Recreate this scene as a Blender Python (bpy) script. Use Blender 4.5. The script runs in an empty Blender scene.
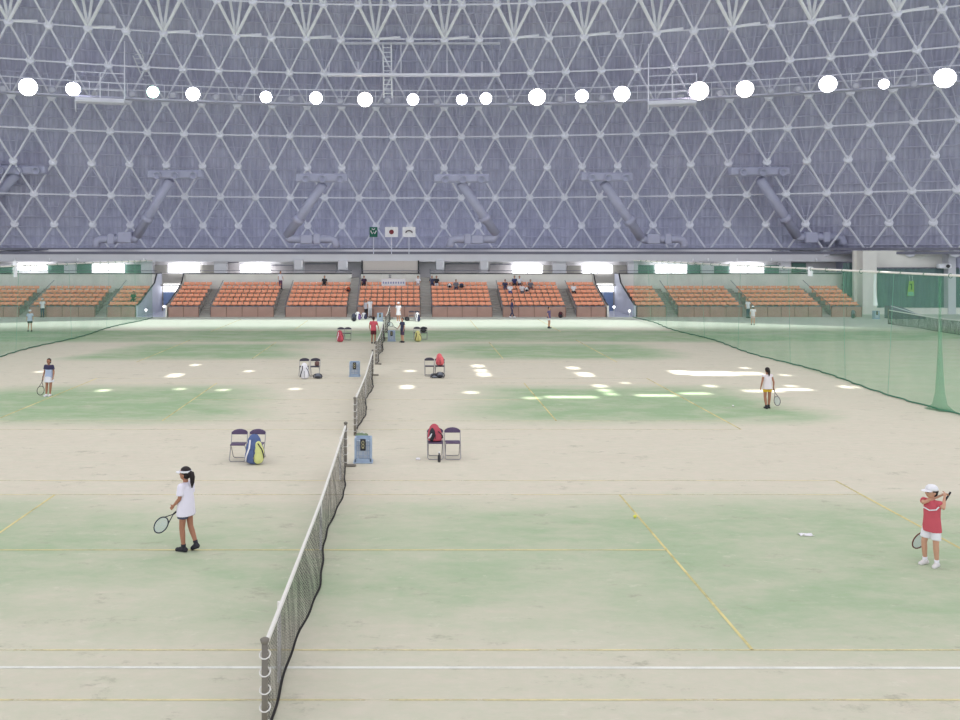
import bpy, math, random
from mathutils import Vector, Matrix
random.seed(7)
PI = math.pi
SC = bpy.context.scene
COL = SC.collection

# ------------------------------------------------------------------ camera geometry (level camera, shifted lens)
CAMH, FPX, VX, VY = 5.55, 890.0, 410.0, 250.0
def P(px, py, Y):                      # a photo pixel at depth Y
    return Vector(((px - VX) / FPX * Y, Y, CAMH - (py - VY) / FPX * Y))
def G(px, py):                         # a photo pixel on the floor
    Y = CAMH * FPX / (py - VY)
    return Vector(((px - VX) / FPX * Y, Y, 0.0))

# ------------------------------------------------------------------ materials
MATS = {}
def lin(c):
    return tuple((x / 255 / 12.92) if x / 255 <= 0.04045 else ((x / 255 + 0.055) / 1.055) ** 2.4 for x in c)
def mat(name, rgb, rough=0.6, var=0.12, scale=6.0, metal=0.0, spec=0.3):
    """a plain material with a little procedural mottling; rgb in 0..255"""
    if name in MATS: return MATS[name]
    m = bpy.data.materials.new(name); m.use_nodes = True
    nt = m.node_tree; b = nt.nodes['Principled BSDF']
    c = lin(rgb)
    tc = nt.nodes.new('ShaderNodeTexCoord'); nz = nt.nodes.new('ShaderNodeTexNoise')
    nz.inputs['Scale'].default_value = scale; nz.inputs['Detail'].default_value = 3
    mx = nt.nodes.new('ShaderNodeMix'); mx.data_type = 'RGBA'
    mx.inputs['A'].default_value = (*[x * (1 - var) for x in c], 1)
    mx.inputs['B'].default_value = (*[min(1, x * (1 + var)) for x in c], 1)
    nt.links.new(tc.outputs['Object'], nz.inputs['Vector'])
    nt.links.new(nz.outputs['Fac'], mx.inputs['Factor'])
    nt.links.new(mx.outputs['Result'], b.inputs['Base Color'])
    b.inputs['Roughness'].default_value = rough; b.inputs['Metallic'].default_value = metal
    b.inputs['Specular IOR Level'].default_value = spec
    MATS[name] = m; return m
def emis(name, rgb, strength):
    if name in MATS: return MATS[name]
    m = bpy.data.materials.new(name); m.use_nodes = True
    nt = m.node_tree; nt.nodes.remove(nt.nodes['Principled BSDF'])
    e = nt.nodes.new('ShaderNodeEmission'); e.inputs['Color'].default_value = (*lin(rgb), 1); e.inputs['Strength'].default_value = strength
    nt.links.new(e.outputs[0], nt.nodes['Material Output'].inputs[0])
    MATS[name] = m; return m
class N:                                # tiny node helper
    def __init__(s, m): s.nt = m.node_tree
    def n(s, t, **k):
        o = s.nt.nodes.new(t)
        for a, v in k.items(): setattr(o, a, v)
        return o
    def put(s, sock, v):
        if hasattr(v, 'is_output'): s.nt.links.new(v, sock)
        else: sock.default_value = v
    def math(s, op, a, b=0.0, c=None):
        o = s.n('ShaderNodeMath', operation=op); s.put(o.inputs[0], a); s.put(o.inputs[1], b)
        if c is not None: s.put(o.inputs[2], c)
        return o.outputs[0]
    def smooth(s, v, a, b, lo=0.0, hi=1.0):
        o = s.n('ShaderNodeMapRange', interpolation_type='SMOOTHSTEP'); s.put(o.inputs[0], v)
        o.inputs[1].default_value = a; o.inputs[2].default_value = b; o.inputs[3].default_value = lo; o.inputs[4].default_value = hi
        return o.outputs[0]
    def mix(s, f, a, b):
        o = s.n('ShaderNodeMix', data_type='RGBA'); s.put(o.inputs['Factor'], f)
        for k, v in (('A', a), ('B', b)):
            if isinstance(v, tuple): o.inputs[k].default_value = (*v, 1)
            else: s.put(o.inputs[k], v)
        return o.outputs['Result']
    def noise(s, vec, scale, detail=4, rough=0.55):
        o = s.n('ShaderNodeTexNoise'); s.put(o.inputs['Vector'], vec)
        o.inputs['Scale'].default_value = scale; o.inputs['Detail'].default_value = detail; o.inputs['Roughness'].default_value = rough
        return o.outputs['Fac']

def floor_material():
    m = bpy.data.materials.new('sanded_turf'); m.use_nodes = True
    k = N(m); b = m.node_tree.nodes['Principled BSDF']
    tc = k.n('ShaderNodeTexCoord'); ob = tc.outputs['Object']
    sp = k.n('ShaderNodeSeparateXYZ'); k.put(sp.inputs[0], ob); X, Y = sp.outputs[0], sp.outputs[1]
    st = k.n('ShaderNodeMapping'); k.put(st.inputs['Vector'], ob); st.inputs['Scale'].default_value = (0.55, 1.0, 1.0)
    big = k.noise(st.outputs[0], 0.16, 5, 0.6); mid = k.noise(st.outputs[0], 0.9, 6, 0.7); fine = k.noise(st.outputs[0], 5.0, 5, 0.75)
    # worn-in green left where the sand is thin: around each court half, and a strip across the hall
    ax = k.math('ABSOLUTE', k.math('ADD', X, 1.65))
    yy = k.math('ABSOLUTE', k.math('SUBTRACT', k.math('FLOORED_MODULO', k.math('ADD', k.math('SUBTRACT', Y, 16.0), 8.25), 16.5), 8.25))
    wob = k.math('MULTIPLY', k.math('SUBTRACT', big, 0.5), 7.0)
    axw = k.math('ADD', ax, wob)
    inx = k.math('MULTIPLY', k.smooth(axw, 1.5, 6.5), k.smooth(axw, 17, 13.5))
    iny = k.smooth(k.math('ADD', yy, k.math('MULTIPLY', wob, 0.25)), 5.2, 2.2)
    court = k.math('MULTIPLY', inx, iny)
    far = k.smooth(Y, 24, 30, 0.75, 1.0)
    court = k.math('MULTIPLY', court, far)
    strip = k.math('MULTIPLY', k.smooth(Y, 52.5, 55), k.smooth(Y, 62.5, 60.5))
    strip = k.math('MULTIPLY', strip, k.smooth(big, 0.3, 0.55, 0.55, 1.0))
    near = k.math('MULTIPLY', k.math('MULTIPLY', k.smooth(Y, 11.5, 14), k.smooth(Y, 21, 18)), k.smooth(big, .3, .6, .3, .8)); court = k.math('MAXIMUM', court, near)
    out = k.math('MULTIPLY', k.smooth(ax, 19.5, 20.5), 0.55)     # the lanes beyond the dividing nets keep more green
    base = k.math('ADD', 0.10, k.math('MULTIPLY', k.smooth(Y, 20, 12), 0.12))
    g = k.math('MAXIMUM', k.math('MAXIMUM', court, strip), k.math('MAXIMUM', out, base))
    g = k.math('MULTIPLY', g, k.smooth(mid, 0.25, 0.7, 0.55, 1.15))
    g = k.math('ADD', g, k.math('MULTIPLY', k.math('SUBTRACT', fine, 0.5), 0.6))
    cl = k.n('ShaderNodeClamp'); k.put(cl.inputs[0], g)
    sand = k.mix(mid, lin((208, 199, 182)), lin((226, 217, 202)))
    green = k.mix(fine, lin((146, 172, 138)), lin((166, 188, 150)))
    c = k.mix(cl.outputs[0], sand, green)
    far2 = k.smooth(Y, 60.5, 66.0)                                # bright light band before the stands, put in as paler colour
    c = k.mix(k.math('MULTIPLY', far2, 0.9), c, lin((222, 228, 214)))
    scuff = k.smooth(k.noise(st.outputs[0], 1.7, 8, 0.8), 0.56, 0.68)
    c = k.mix(k.math('MULTIPLY', scuff, 0.6), c, lin((158, 156, 138)))
    sc2 = k.smooth(k.noise(st.outputs[0], 3.3, 8, 0.8), 0.57, 0.66); c = k.mix(k.math('MULTIPLY', sc2, 0.3), c, lin((228, 222, 208)))
    k.put(b.inputs['Base Color'], c); b.inputs['Roughness'].default_value = 0.9; b.inputs['Specular IOR Level'].default_value = 0.15
    return m
def line_material(name, rgb, wear):
    m = bpy.data.materials.new(name); m.use_nodes = True
    k = N(m); nt = m.node_tree; b = nt.nodes['Principled BSDF']
    b.inputs['Base Color'].default_value = (*lin(rgb), 1); b.inputs['Roughness'].default_value = 0.85
    tc = k.n('ShaderNodeTexCoord'); nz = k.noise(tc.outputs['Object'], 0.8, 6, 0.7)
    k.put(b.inputs['Alpha'], k.smooth(nz, 0.3, 0.62, 1.0 - wear, 1.0))
    return m
def sheet_material(name, rgb, opacity):
    """fine knotted netting: too fine to resolve, so partly see-through cloth"""
    m = bpy.data.materials.new(name); m.use_nodes = True
    k = N(m); nt = m.node_tree; nt.nodes.remove(nt.nodes['Principled BSDF'])
    d = k.n('ShaderNodeBsdfDiffuse'); d.inputs[0].default_value = (*lin(rgb), 1)
    tl = k.n('ShaderNodeBsdfTranslucent'); tl.inputs[0].default_value = (*lin(rgb), 1)
    ms = k.n('ShaderNodeMixShader'); ms.inputs[0].default_value = 0.4
    nt.links.new(d.outputs[0], ms.inputs[1]); nt.links.new(tl.outputs[0], ms.inputs[2])
    t = k.n('ShaderNodeBsdfTransparent'); mx = k.n('ShaderNodeMixShader')
    tc = k.n('ShaderNodeTexCoord'); nz = k.noise(tc.outputs['Object'], 0.5, 3)
    k.put(mx.inputs[0], k.smooth(nz, 0.3, 0.7, opacity * 0.8, opacity * 1.2))
    nt.links.new(t.outputs[0], mx.inputs[1]); nt.links.new(ms.outputs[0], mx.inputs[2])
    nt.links.new(mx.outputs[0], nt.nodes['Material Output'].inputs[0])
    return m
def mesh_material(name, rgb, cell, wire):
    """open square netting drawn by UV in metres"""
    m = bpy.data.materials.new(name); m.use_nodes = True
    k = N(m); nt = m.node_tree; b = nt.nodes['Principled BSDF']
    b.inputs['Base Color'].default_value = (*lin(rgb), 1); b.inputs['Roughness'].default_value = 0.9
    tc = k.n('ShaderNodeTexCoord'); sp = k.n('ShaderNodeSeparateXYZ'); k.put(sp.inputs[0], tc.outputs['UV'])
    mp = k.n('ShaderNodeMapping'); k.put(mp.inputs['Vector'], tc.outputs['UV']); mp.inputs['Scale'].default_value = (5.0, 1.1, 1)
    wv = k.math('MULTIPLY', k.smooth(k.noise(mp.outputs[0], 1.0, 4, .6), .3, .7, .55, 1.6), wire / cell)     # the net bunches into loose folds
    f = [k.math('LESS_THAN', k.math('FRACT', k.math('DIVIDE', sp.outputs[i], cell)), wv) for i in (0, 1)]
    k.put(b.inputs['Alpha'], k.math('MAXIMUM', f[0], f[1]))
    return m
def cladding_material():
    m = bpy.data.materials.new('dome_cladding'); m.use_nodes = True
    k = N(m); b = m.node_tree.nodes['Principled BSDF']
    tc = k.n('ShaderNodeTexCoord'); sp = k.n('ShaderNodeSeparateXYZ'); k.put(sp.inputs[0], tc.outputs['UV'])
    rib = k.math('SINE', k.math('MULTIPLY', sp.outputs[0], 2 * PI / 0.42))
    fr = k.n('ShaderNodeMapping'); k.put(fr.inputs['Vector'], tc.outputs['UV']); fr.inputs['Scale'].default_value = (1.2, 0.25, 1)
    nz = k.noise(fr.outputs[0], 1.0, 5, 0.7)
    c = k.mix(k.smooth(nz, 0.3, 0.7), lin((182, 182, 206)), lin((210, 210, 230)))
    c = k.mix(k.smooth(rib, 0.2, 1.0, 0.0, 0.25), c, lin((160, 161, 184)))
    k.put(b.inputs['Base Color'], c); b.inputs['Roughness'].default_value = 0.6
    bp = k.n('ShaderNodeBump'); bp.inputs['Strength'].default_value = 0.5; bp.inputs['Distance'].default_value = 0.05
    k.put(bp.inputs['Height'], rib); k.put(b.inputs['Normal'], bp.outputs[0])
    return m

# ------------------------------------------------------------------ mesh building
def frame_of(d):
    d = d.normalized(); u = Vector((0, 0, 1)) if abs(d.z) < 0.95 else Vector((1, 0, 0))
    a = d.cross(u).normalized(); return a, a.cross(d).normalized()
class MB:
    def __init__(s): s.v, s.f, s.uv = [], [], None
    def add(s, vs, fs):
        o = len(s.v); s.v += [tuple(x) for x in vs]; s.f += [tuple(i + o for i in f) for f in fs]; return s
    def box(s, c, d, rz=0.0, M=None):
        vs = []
        for z in (-.5, .5):
            for x, y in ((-.5, -.5), (.5, -.5), (.5, .5), (-.5, .5)):
                p = Vector((x * d[0], y * d[1], z * d[2]))
                if rz: p = Matrix.Rotation(rz, 3, 'Z') @ p
                if M: p = M @ p
                vs.append(p + Vector(c))
        return s.add(vs, [(3, 2, 1, 0), (4, 5, 6, 7), (0, 1, 5, 4), (1, 2, 6, 5), (2, 3, 7, 6), (3, 0, 4, 7)])
    def bb(s, x0, x1, y0, y1, z0, z1):
        return s.box(((x0 + x1) / 2, (y0 + y1) / 2, (z0 + z1) / 2), (x1 - x0, y1 - y0, z1 - z0))
    def rbox(s, c, d, r, M=None):
        """box with chamfered vertical+horizontal edges"""
        vs, hx, hy, hz = [], d[0] / 2, d[1] / 2, d[2] / 2
        def ring(z, ix):
            x, y = hx - ix, hy - ix; q = r if ix == 0 else r * .7
            return [(x - q, -y, z), (x, -y + q, z), (x, y - q, z), (x - q, y, z), (-x + q, y, z), (-x, y - q, z), (-x, -y + q, z), (-x + q, -y, z)]
        for z, ix in ((-hz, r), (-hz + r, 0), (hz - r, 0), (hz, r)): vs += ring(z, ix)
        fs = [tuple(range(7, -1, -1)), tuple(range(24, 32))]
        for i in range(3):
            for j in range(8): fs.append((i * 8 + j, i * 8 + (j + 1) % 8, (i + 1) * 8 + (j + 1) % 8, (i + 1) * 8 + j))
        out = []
        for v in vs:
            p = Vector(v)
            if M: p = M @ p
            out.append(p + Vector(c))
        return s.add(out, fs)
    def tube(s, p, q, r, n=6, r2=None):
        p, q = Vector(p), Vector(q); a, b = frame_of(q - p); r2 = r if r2 is None else r2
        vs = []
        for c, rr in ((p, r), (q, r2)):
            for i in range(n):
                t = 2 * PI * i / n; vs.append(c + a * math.cos(t) * rr + b * math.sin(t) * rr)
        fs = [(i, (i + 1) % n, n + (i + 1) % n, n + i) for i in range(n)] + [tuple(range(n - 1, -1, -1)), tuple(range(n, 2 * n))]
        return s.add(vs, fs)
    def path(s, pts, r, n=6, closed=False):
        pts = [Vector(p) for p in pts]; m = len(pts); vs = []
        ref = None
        for i, p in enumerate(pts):
            d = (pts[(i + 1) % m] - pts[i - 1]) if closed else (pts[min(i + 1, m - 1)] - pts[max(i - 1, 0)])
            if d.length < 1e-9: d = Vector((0, 0, 1))
            d.normalize()
            if ref is None: a, b = frame_of(d)
            else:
                a = (ref - d * ref.dot(d)); a = a.normalized() if a.length > 1e-6 else frame_of(d)[0]; b = a.cross(d)
            ref = a; rr = r[i] if isinstance(r, (list, tuple)) else r
            for k in range(n):
                t = 2 * PI * k / n; vs.append(p + a * math.cos(t) * rr + b * math.sin(t) * rr)
        fs = []
        for i in range(m if closed else m - 1):
            j = (i + 1) % m
            for k in range(n): fs.append((i * n + k, i * n + (k + 1) % n, j * n + (k + 1) % n, j * n + k))
        if not closed: fs += [tuple(range(n - 1, -1, -1)), tuple(range((m - 1) * n, m * n))]
        return s.add(vs, fs)
    def ball(s, c, r, n=10, m=6, M=None):
        r = (r, r, r) if isinstance(r, (int, float)) else r
        vs = [Vector((0, 0, -r[2]))]
        for i in range(1, m):
            t = PI * i / m
            for j in range(n):
                u = 2 * PI * j / n; vs.append(Vector((r[0] * math.sin(t) * math.cos(u), r[1] * math.sin(t) * math.sin(u), -r[2] * math.cos(t))))
        vs.append(Vector((0, 0, r[2])))
        fs = [(0, 1 + (j + 1) % n, 1 + j) for j in range(n)]
        for i in range(m - 2):
            for j in range(n): fs.append((1 + i * n + j, 1 + i * n + (j + 1) % n, 1 + (i + 1) * n + (j + 1) % n, 1 + (i + 1) * n + j))
        L = len(vs) - 1; o = 1 + (m - 2) * n
        fs += [(L, o + j, o + (j + 1) % n) for j in range(n)]
        return s.add([(M @ v if M else v) + Vector(c) for v in vs], fs)
    def capsule(s, p, q, r, r2=None, n=12):
        r2 = r if r2 is None else r2
        s.tube(p, q, r, n, r2); s.ball(p, r, n, 8); s.ball(q, r2, n, 8); return s
    def lathe(s, c, prof, n=16, M=None, caps=True):
        vs = []
        for r, z in prof:
            for i in range(n):
                t = 2 * PI * i / n; p = Vector((r * math.cos(t), r * math.sin(t), z)); vs.append((M @ p if M else p) + Vector(c))
        m = len(prof); fs = []
        for i in range(m - 1):
            for k in range(n): fs.append((i * n + k, i * n + (k + 1) % n, (i + 1) * n + (k + 1) % n, (i + 1) * n + k))
        if caps: fs += [tuple(range(n - 1, -1, -1)), tuple(range((m - 1) * n, m * n))]
        return s.add(vs, fs)
    def prism(s, pts, y0, y1, axis='y'):
        """outline in (x,z) pushed along y (or (y,z) along x)"""
        m = len(pts); vs = []
        for t in (y0, y1):
            for a, b in pts: vs.append((a, t, b) if axis == 'y' else (t, a, b))
        fs = [tuple(range(m)), tuple(range(2 * m - 1, m - 1, -1))] + [(i, m + i, m + (i + 1) % m, (i + 1) % m) for i in range(m)]
        return s.add(vs, fs)
    def grid(s, rows):
        """rows of points -> quads"""
        o = len(s.v); nr, nc = len(rows), len(rows[0])
        s.add([p for r in rows for p in r], [(i * nc + j, i * nc + j + 1, (i + 1) * nc + j + 1, (i + 1) * nc + j) for i in range(nr - 1) for j in range(nc - 1)])
        return s
    def mesh(s, name, material=None, smooth=False):
        me = bpy.data.meshes.new(name); me.from_pydata(s.v, [], s.f); me.update()
        if s.uv:
            l = me.uv_layers.new(name='UVMap')
            for lp in me.loops: l.data[lp.index].uv = s.uv[lp.vertex_index]
        if material: me.materials.append(material)
        if smooth: me.polygons.foreach_set('use_smooth', [True] * len(me.polygons))
        return me
    def build(s, name, material, parent=None, smooth=False, loc=None, rz=0.0):
        o = bpy.data.objects.new(name, s.mesh(name, material, smooth)); COL.objects.link(o)
        if parent: o.parent = parent
        if loc is not None: o.location = loc
        if rz: o.rotation_euler.z = rz
        return o
def tag(o, label=None, cat=None, group=None, kind=None):
    if label: o['label'] = label
    if cat: o['category'] = cat
    if group: o['group'] = group
    if kind: o['kind'] = kind
    return o
def thing(name, label, cat, loc=(0, 0, 0), rz=0.0, group=None):
    o = bpy.data.objects.new(name, None); COL.objects.link(o); o.location = loc; o.rotation_euler.z = rz
    o.empty_display_size = 0.2
    return tag(o, label, cat, group)
def struct(name, mb, m, parent=None, smooth=False):
    o = mb.build(name, m, parent, smooth)
    if not parent: o['kind'] = 'structure'
    return o
def dup(root, loc, rz, label=None, group=None):
    r = root.copy(); COL.objects.link(r); r.location = loc; r.rotation_euler.z = rz
    if label: r['label'] = label
    if group: r['group'] = group
    for ch in list(root.children):
        c = ch.copy(); COL.objects.link(c); c.parent = r
        for g in list(ch.children):
            d = g.copy(); COL.objects.link(d); d.parent = c
    return r
ORD = ['first', 'second', 'third', 'fourth', 'fifth', 'sixth', 'seventh', 'eighth', 'ninth', 'tenth', 'eleventh', 'twelfth', 'thirteenth',
       'fourteenth', 'fifteenth', 'sixteenth', 'seventeenth', 'eighteenth', 'nineteenth', 'twentieth']

# ------------------------------------------------------------------ palette
M_STEEL = mat('frame_paint', (234, 234, 244), 0.5, 0.08, 0.6)
M_STEEL2 = mat('purlin_paint', (196, 196, 214), 0.5, 0.08, 0.6)
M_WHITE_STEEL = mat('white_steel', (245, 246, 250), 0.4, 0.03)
M_DUCT = mat('duct_sheet', (180, 181, 204), 0.5, 0.1, 1.5)
M_CONC = mat('pale_concrete', (240, 238, 230), 0.9, 0.1, 0.7)
M_CONC2 = mat('grey_concrete', (172, 168, 162), 0.9, 0.12, 0.9)
M_LILAC = mat('fascia_paint', (216, 216, 222), 0.7, 0.06, 0.8)
M_DARK = mat('dark_metal', (62, 62, 66), 0.5, 0.1)
M_DARK2 = mat('ring_beam_paint', (122, 122, 136), 0.6, 0.08, 0.8)
M_BROWN = mat('stand_front_panel', (182, 148, 136), 0.8, 0.14, 1.5)
M_ORANGE = mat('orange_plastic', (255, 178, 144), 0.5, 0.06, 3)
M_GREENP = mat('green_wall_panel', (106, 138, 128), 0.8, 0.1)
M_CURTAIN = mat('dark_green_curtain', (108, 130, 130), 0.9, 0.18, 1.2)
M_CREAM = mat('cream_panel', (208, 200, 194), 0.8, 0.05)
M_WIN = emis('daylit_window', (250, 252, 255), 3.0)
M_WHITE = mat('white_cloth', (238, 236, 240), 0.9, 0.04)
M_BLACK = mat('black_cloth', (52, 52, 58), 0.8, 0.2)
M_NAVY = mat('navy_cloth', (70, 72, 98), 0.85, 0.12)
M_RED = mat('red_cloth', (206, 92, 104), 0.85, 0.1)
M_SKIN = mat('skin', (206, 158, 132), 0.6, 0.05)
M_SKIN2 = mat('tanned_skin', (176, 124, 100), 0.6, 0.05)
M_HAIR = mat('dark_hair', (40, 32, 34), 0.5, 0.2, 30)
M_EYE = mat('eye_dark', (30, 24, 22), 0.3, 0.02)
M_LIP = mat('lips', (170, 92, 84), 0.5, 0.02)
M_CHROME = mat('chair_tube', (168, 164, 166), 0.35, 0.05, 6, 0.6)
M_PURPLE = mat('purple_vinyl', (92, 76, 104), 0.45, 0.1)
M_BLUEP = mat('blue_plastic', (166, 184, 206), 0.5, 0.08)
M_NETBAND = mat('net_headband', (235, 232, 226), 0.9, 0.04)
M_POST = mat('net_post_paint', (128, 122, 112), 0.5, 0.12)
M_ROPE = mat('black_rope', (44, 42, 42), 0.9, 0.1)
M_GROPE = mat('dark_green_rope', (72, 120, 98), 0.9, 0.1)

# ------------------------------------------------------------------ world, sun, membrane roof
w = bpy.data.worlds.new('World'); SC.world = w; w.use_nodes = True
bg = w.node_tree.nodes['Background']; bg.inputs[0].default_value = (0.80, 0.86, 1.0, 1); bg.inputs[1].default_value = 0.85
SUN_DIR = Vector((0.10, -0.33, 0.94)).normalized()       # towards the sun
sl = bpy.data.lights.new('sun', 'SUN'); sl.energy = 5.0; sl.angle = math.radians(0.8); sl.color = (1.0, 0.97, 0.92)
so = bpy.data.objects.new('sun', sl); COL.objects.link(so); so.rotation_euler = SUN_DIR.to_track_quat('Z', 'Y').to_euler(); so.location = (0, -20, 60)

ROOF_H = 29.5
def roof_pt(fl):                        # where the ray to a floor point passes the membrane
    return (fl.x + SUN_DIR.x / SUN_DIR.z * ROOF_H, fl.y + SUN_DIR.y / SUN_DIR.z * ROOF_H)
def opening(px, py, wpx, hpx):
    a = G(px - wpx / 2, py + hpx / 2); b = G(px + wpx / 2, py - hpx / 2)
    c = G(px, py)
    x0, x1 = c.x - wpx / 2 / FPX * c.y, c.x + wpx / 2 / FPX * c.y
    p, q = roof_pt(Vector((x0, a.y, 0))), roof_pt(Vector((x1, b.y, 0)))
    return (p[0], q[0], p[1], q[1])
PATCHES = [(478, 366, 9, 2.4), (481, 370.5, 9, 2.4), (484, 374.5, 10, 3.6), (573, 368, 9, 2.4), (585, 374.5, 13, 4), (600, 386, 10, 2.6), (605, 390.5, 10, 2.6),
           (611, 394, 9, 2.6), (471, 392.5, 11, 2), (532, 398, 14, 1.8), (571, 397, 50, 2.2), (656, 395.5, 38, 2.2), (695, 393.5, 28, 2), (710, 386, 9, 2),
           (681, 372.5, 17, 4), (711, 373.5, 46, 4.4), (749, 373.5, 26, 3), (785, 375.2, 7, 1.2), (763, 391, 36, 2), (795, 389.5, 30, 2), (791, 386, 8, 1.4), (849, 387, 14, 2.2),
           (407, 387, 10, 3.4), (410, 371, 7, 1.6), (175, 375.4, 11, 3.4), (195, 365, 6, 1.6), (103, 390.5, 10, 2.2), (223, 390, 10, 1.6), (249, 371.2, 6, 1.6),
           (295, 389, 8, 1.6), (40, 371.8, 6, 1.4), (180, 389, 8, 1.6), (745, 368, 6, 1.4), (625, 383, 6, 1.2)]
OPEN = [opening(*p) for p in PATCHES]
OPEN.append((-52, 62, roof_pt(Vector((0, 60.5, 0)))[1], roof_pt(Vector((0, 71.6, 0)))[1]))   # long slot added to throw the bright band on the walkway
def membrane():  # unseen roof slab, its openings cut to throw sun patches on the floor
    X0, X1, Y0, Y1 = -95, 95, -45, 84.0
    xs = sorted(set([X0, X1] + [round(v, 4) for o in OPEN for v in o[:2]])); ys = sorted(set([Y0, Y1] + [round(v, 4) for o in OPEN for v in o[2:]]))
    mb = MB(); idx = {}
    def vid(i, j):
        if (i, j) not in idx: idx[(i, j)] = len(mb.v); mb.v.append((xs[i], ys[j], ROOF_H))
        return idx[(i, j)]
    for i in range(len(xs) - 1):
        for j in range(len(ys) - 1):
            cx, cy = (xs[i] + xs[i + 1]) / 2, (ys[j] + ys[j + 1]) / 2
            if any(o[0] < cx < o[1] and o[2] < cy < o[3] for o in OPEN): continue
            mb.f.append((vid(i, j), vid(i + 1, j), vid(i + 1, j + 1), vid(i, j + 1)))
    m = bpy.data.materials.new('membrane'); m.use_nodes = True; nt = m.node_tree; nt.nodes.remove(nt.nodes['Principled BSDF'])
    k = N(m); t = k.n('ShaderNodeBsdfTranslucent'); t.inputs[0].default_value = (0.36, 0.36, 0.37, 1)
    d = k.n('ShaderNodeBsdfDiffuse'); d.inputs[0].default_value = (0.6, 0.6, 0.6, 1)
    a = k.n('ShaderNodeMixShader'); a.inputs[0].default_value = 0.5
    tc = k.n('ShaderNodeTexCoord'); nz = k.noise(tc.outputs['Object'], 0.05, 2); sp = k.n('ShaderNodeSeparateXYZ'); k.put(sp.inputs[0], tc.outputs['Object']); k.put(t.inputs[0], k.mix(k.smooth(sp.outputs[1], 0, 40), (0.30, 0.30, 0.31), (0.58, 0.57, 0.57)))  # lets more light through beyond the near end, added to brighten the far floor
    k.put(a.inputs[0], k.smooth(nz, 0.2, 0.8, 0.25, 0.4))
    nt.links.new(t.outputs[0], a.inputs[1]); nt.links.new(d.outputs[0], a.inputs[2]); nt.links.new(a.outputs[0], nt.nodes['Material Output'].inputs[0])
    o = mb.build('ceiling_membrane', m); o['kind'] = 'structure'
    # unseen tinted sheet added under the long slot to dim its light
    g = bpy.data.materials.new('slot_glazing'); g.use_nodes = True; nt = g.node_tree; nt.nodes.remove(nt.nodes['Principled BSDF'])
    k = N(g); t = k.n('ShaderNodeBsdfTransparent'); tc = k.n('ShaderNodeTexCoord'); sp = k.n('ShaderNodeSeparateXYZ'); k.put(sp.inputs[0], tc.outputs['Object'])
    y0, y1 = OPEN[-1][2:]
    fr = k.math('MULTIPLY', k.smooth(sp.outputs[1], y0, y0 + 6.0), k.smooth(sp.outputs[1], y1, y1 - 1.2))     # darker towards its edges so the walkway light fades out
    k.put(t.inputs[0], k.mix(fr, (0.0, 0.0, 0.0), (0.26, 0.29, 0.28)))
    nt.links.new(t.outputs[0], nt.nodes['Material Output'].inputs[0])
    x0, x1, y0, y1 = OPEN[-1]
    MB().grid([[(x0, y0, ROOF_H - .02), (x1, y0, ROOF_H - .02)], [(x0, y1, ROOF_H - .02), (x1, y1, ROOF_H - .02)]]).build('window_roof', g, None)['kind'] = 'structure'
membrane()

# ------------------------------------------------------------------ floor and court lines
YC = [16.46, 33.0, 49.5, 66.0]
NETX = -1.65
fl = MB().grid([[(x, y, 0) for x in (-75, 75)] for y in (-18, 88)])
FLOOR = struct('floor', fl, floor_material())
M_YEL = line_material('yellow_line', (226, 212, 150), 0.6); M_WLINE = line_material('white_line', (238, 238, 230), 0.35); M_PALE = line_material('faded_yellow_line', (226, 214, 166), 0.9)
def line(x0, y0, x1, y1, wd, m, name='court_line'):
    d = Vector((x1 - x0, y1 - y0, 0)).normalized() * wd / 2; n = Vector((-d.y, d.x, 0)); z = Vector((0, 0, 0.004))
    a, b = Vector((x0, y0, 0)) + z, Vector((x1, y1, 0)) + z
    return MB().grid([[a - n, a + n], [b - n, b + n]]).build(name, m, FLOOR)
for i, yc in enumerate(YC):
    n4, f4, n5, f5 = yc - 4.115, yc + (4.115 if i else 3.72), yc - 5.485, yc + (5.485 if i else 4.95)
    for s in (-1, 1):
        line(NETX + s * 6.4, n4, NETX + s * 6.4, f4, .05, M_YEL)
        line(NETX + s * 11.885, n5, NETX + s * 11.885, f5, .065, M_YEL)
        for y in (n4, f4, n5, f5): line(NETX, y, NETX + s * 11.885, y, .042, M_PALE)
        line(NETX, yc, NETX + s * 6.4, yc, .045, M_YEL if i == 0 else M_PALE)
line(-21, 11.85, 18.2, 11.80, .065, M_WLINE)

# ------------------------------------------------------------------ dome
R0, C0 = 96.0, 8.0
AK = [0, 1.1, 2.5, 4.1, 6.0, 8.2, 10.7, 13.7, 17.1, 20.6, 25.2]
YK = [252, 226, 198, 168, 137, 107, 74, 40, 5, -30, -62]
RK = [R0 - a for a in AK]; HK = [CAMH + (VY - y) / FPX * (R0 - C0 - a) for y, a in zip(YK, AK)]
def prof(t, off=0.0):                     # radius, height at row t, pushed outwards by off
    t = max(0.0, min(t, len(RK) - 1.001)); i = int(t); f = t - i
    r, h = RK[i] * (1 - f) + RK[i + 1] * f, HK[i] * (1 - f) + HK[i + 1] * f
    dr, dh = RK[min(i + 1, 10)] - RK[max(i, 0)], HK[min(i + 1, 10)] - HK[max(i, 0)]
    l = math.hypot(dr, dh); return r + dh / l * off, h - dr / l * off
def dome(t, az, off=0.0):                 # az in degrees from straight ahead, to the right
    r, h = prof(t, off); a = math.radians(az); return Vector((r * math.sin(a), r * math.cos(a) - C0, h))
cl = MB(); rows = []; cl.uv = []
DEPTH = 1.9
rows.append([Vector(((R0 + 1.9) * math.sin(math.radians(az)), (R0 + 1.9) * math.cos(math.radians(az)) - C0, 3.5)) for az in range(-64, 65, 2)]); cl.uv += [(math.radians(az) * 96, -1.0) for az in range(-64, 65, 2)]
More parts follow.
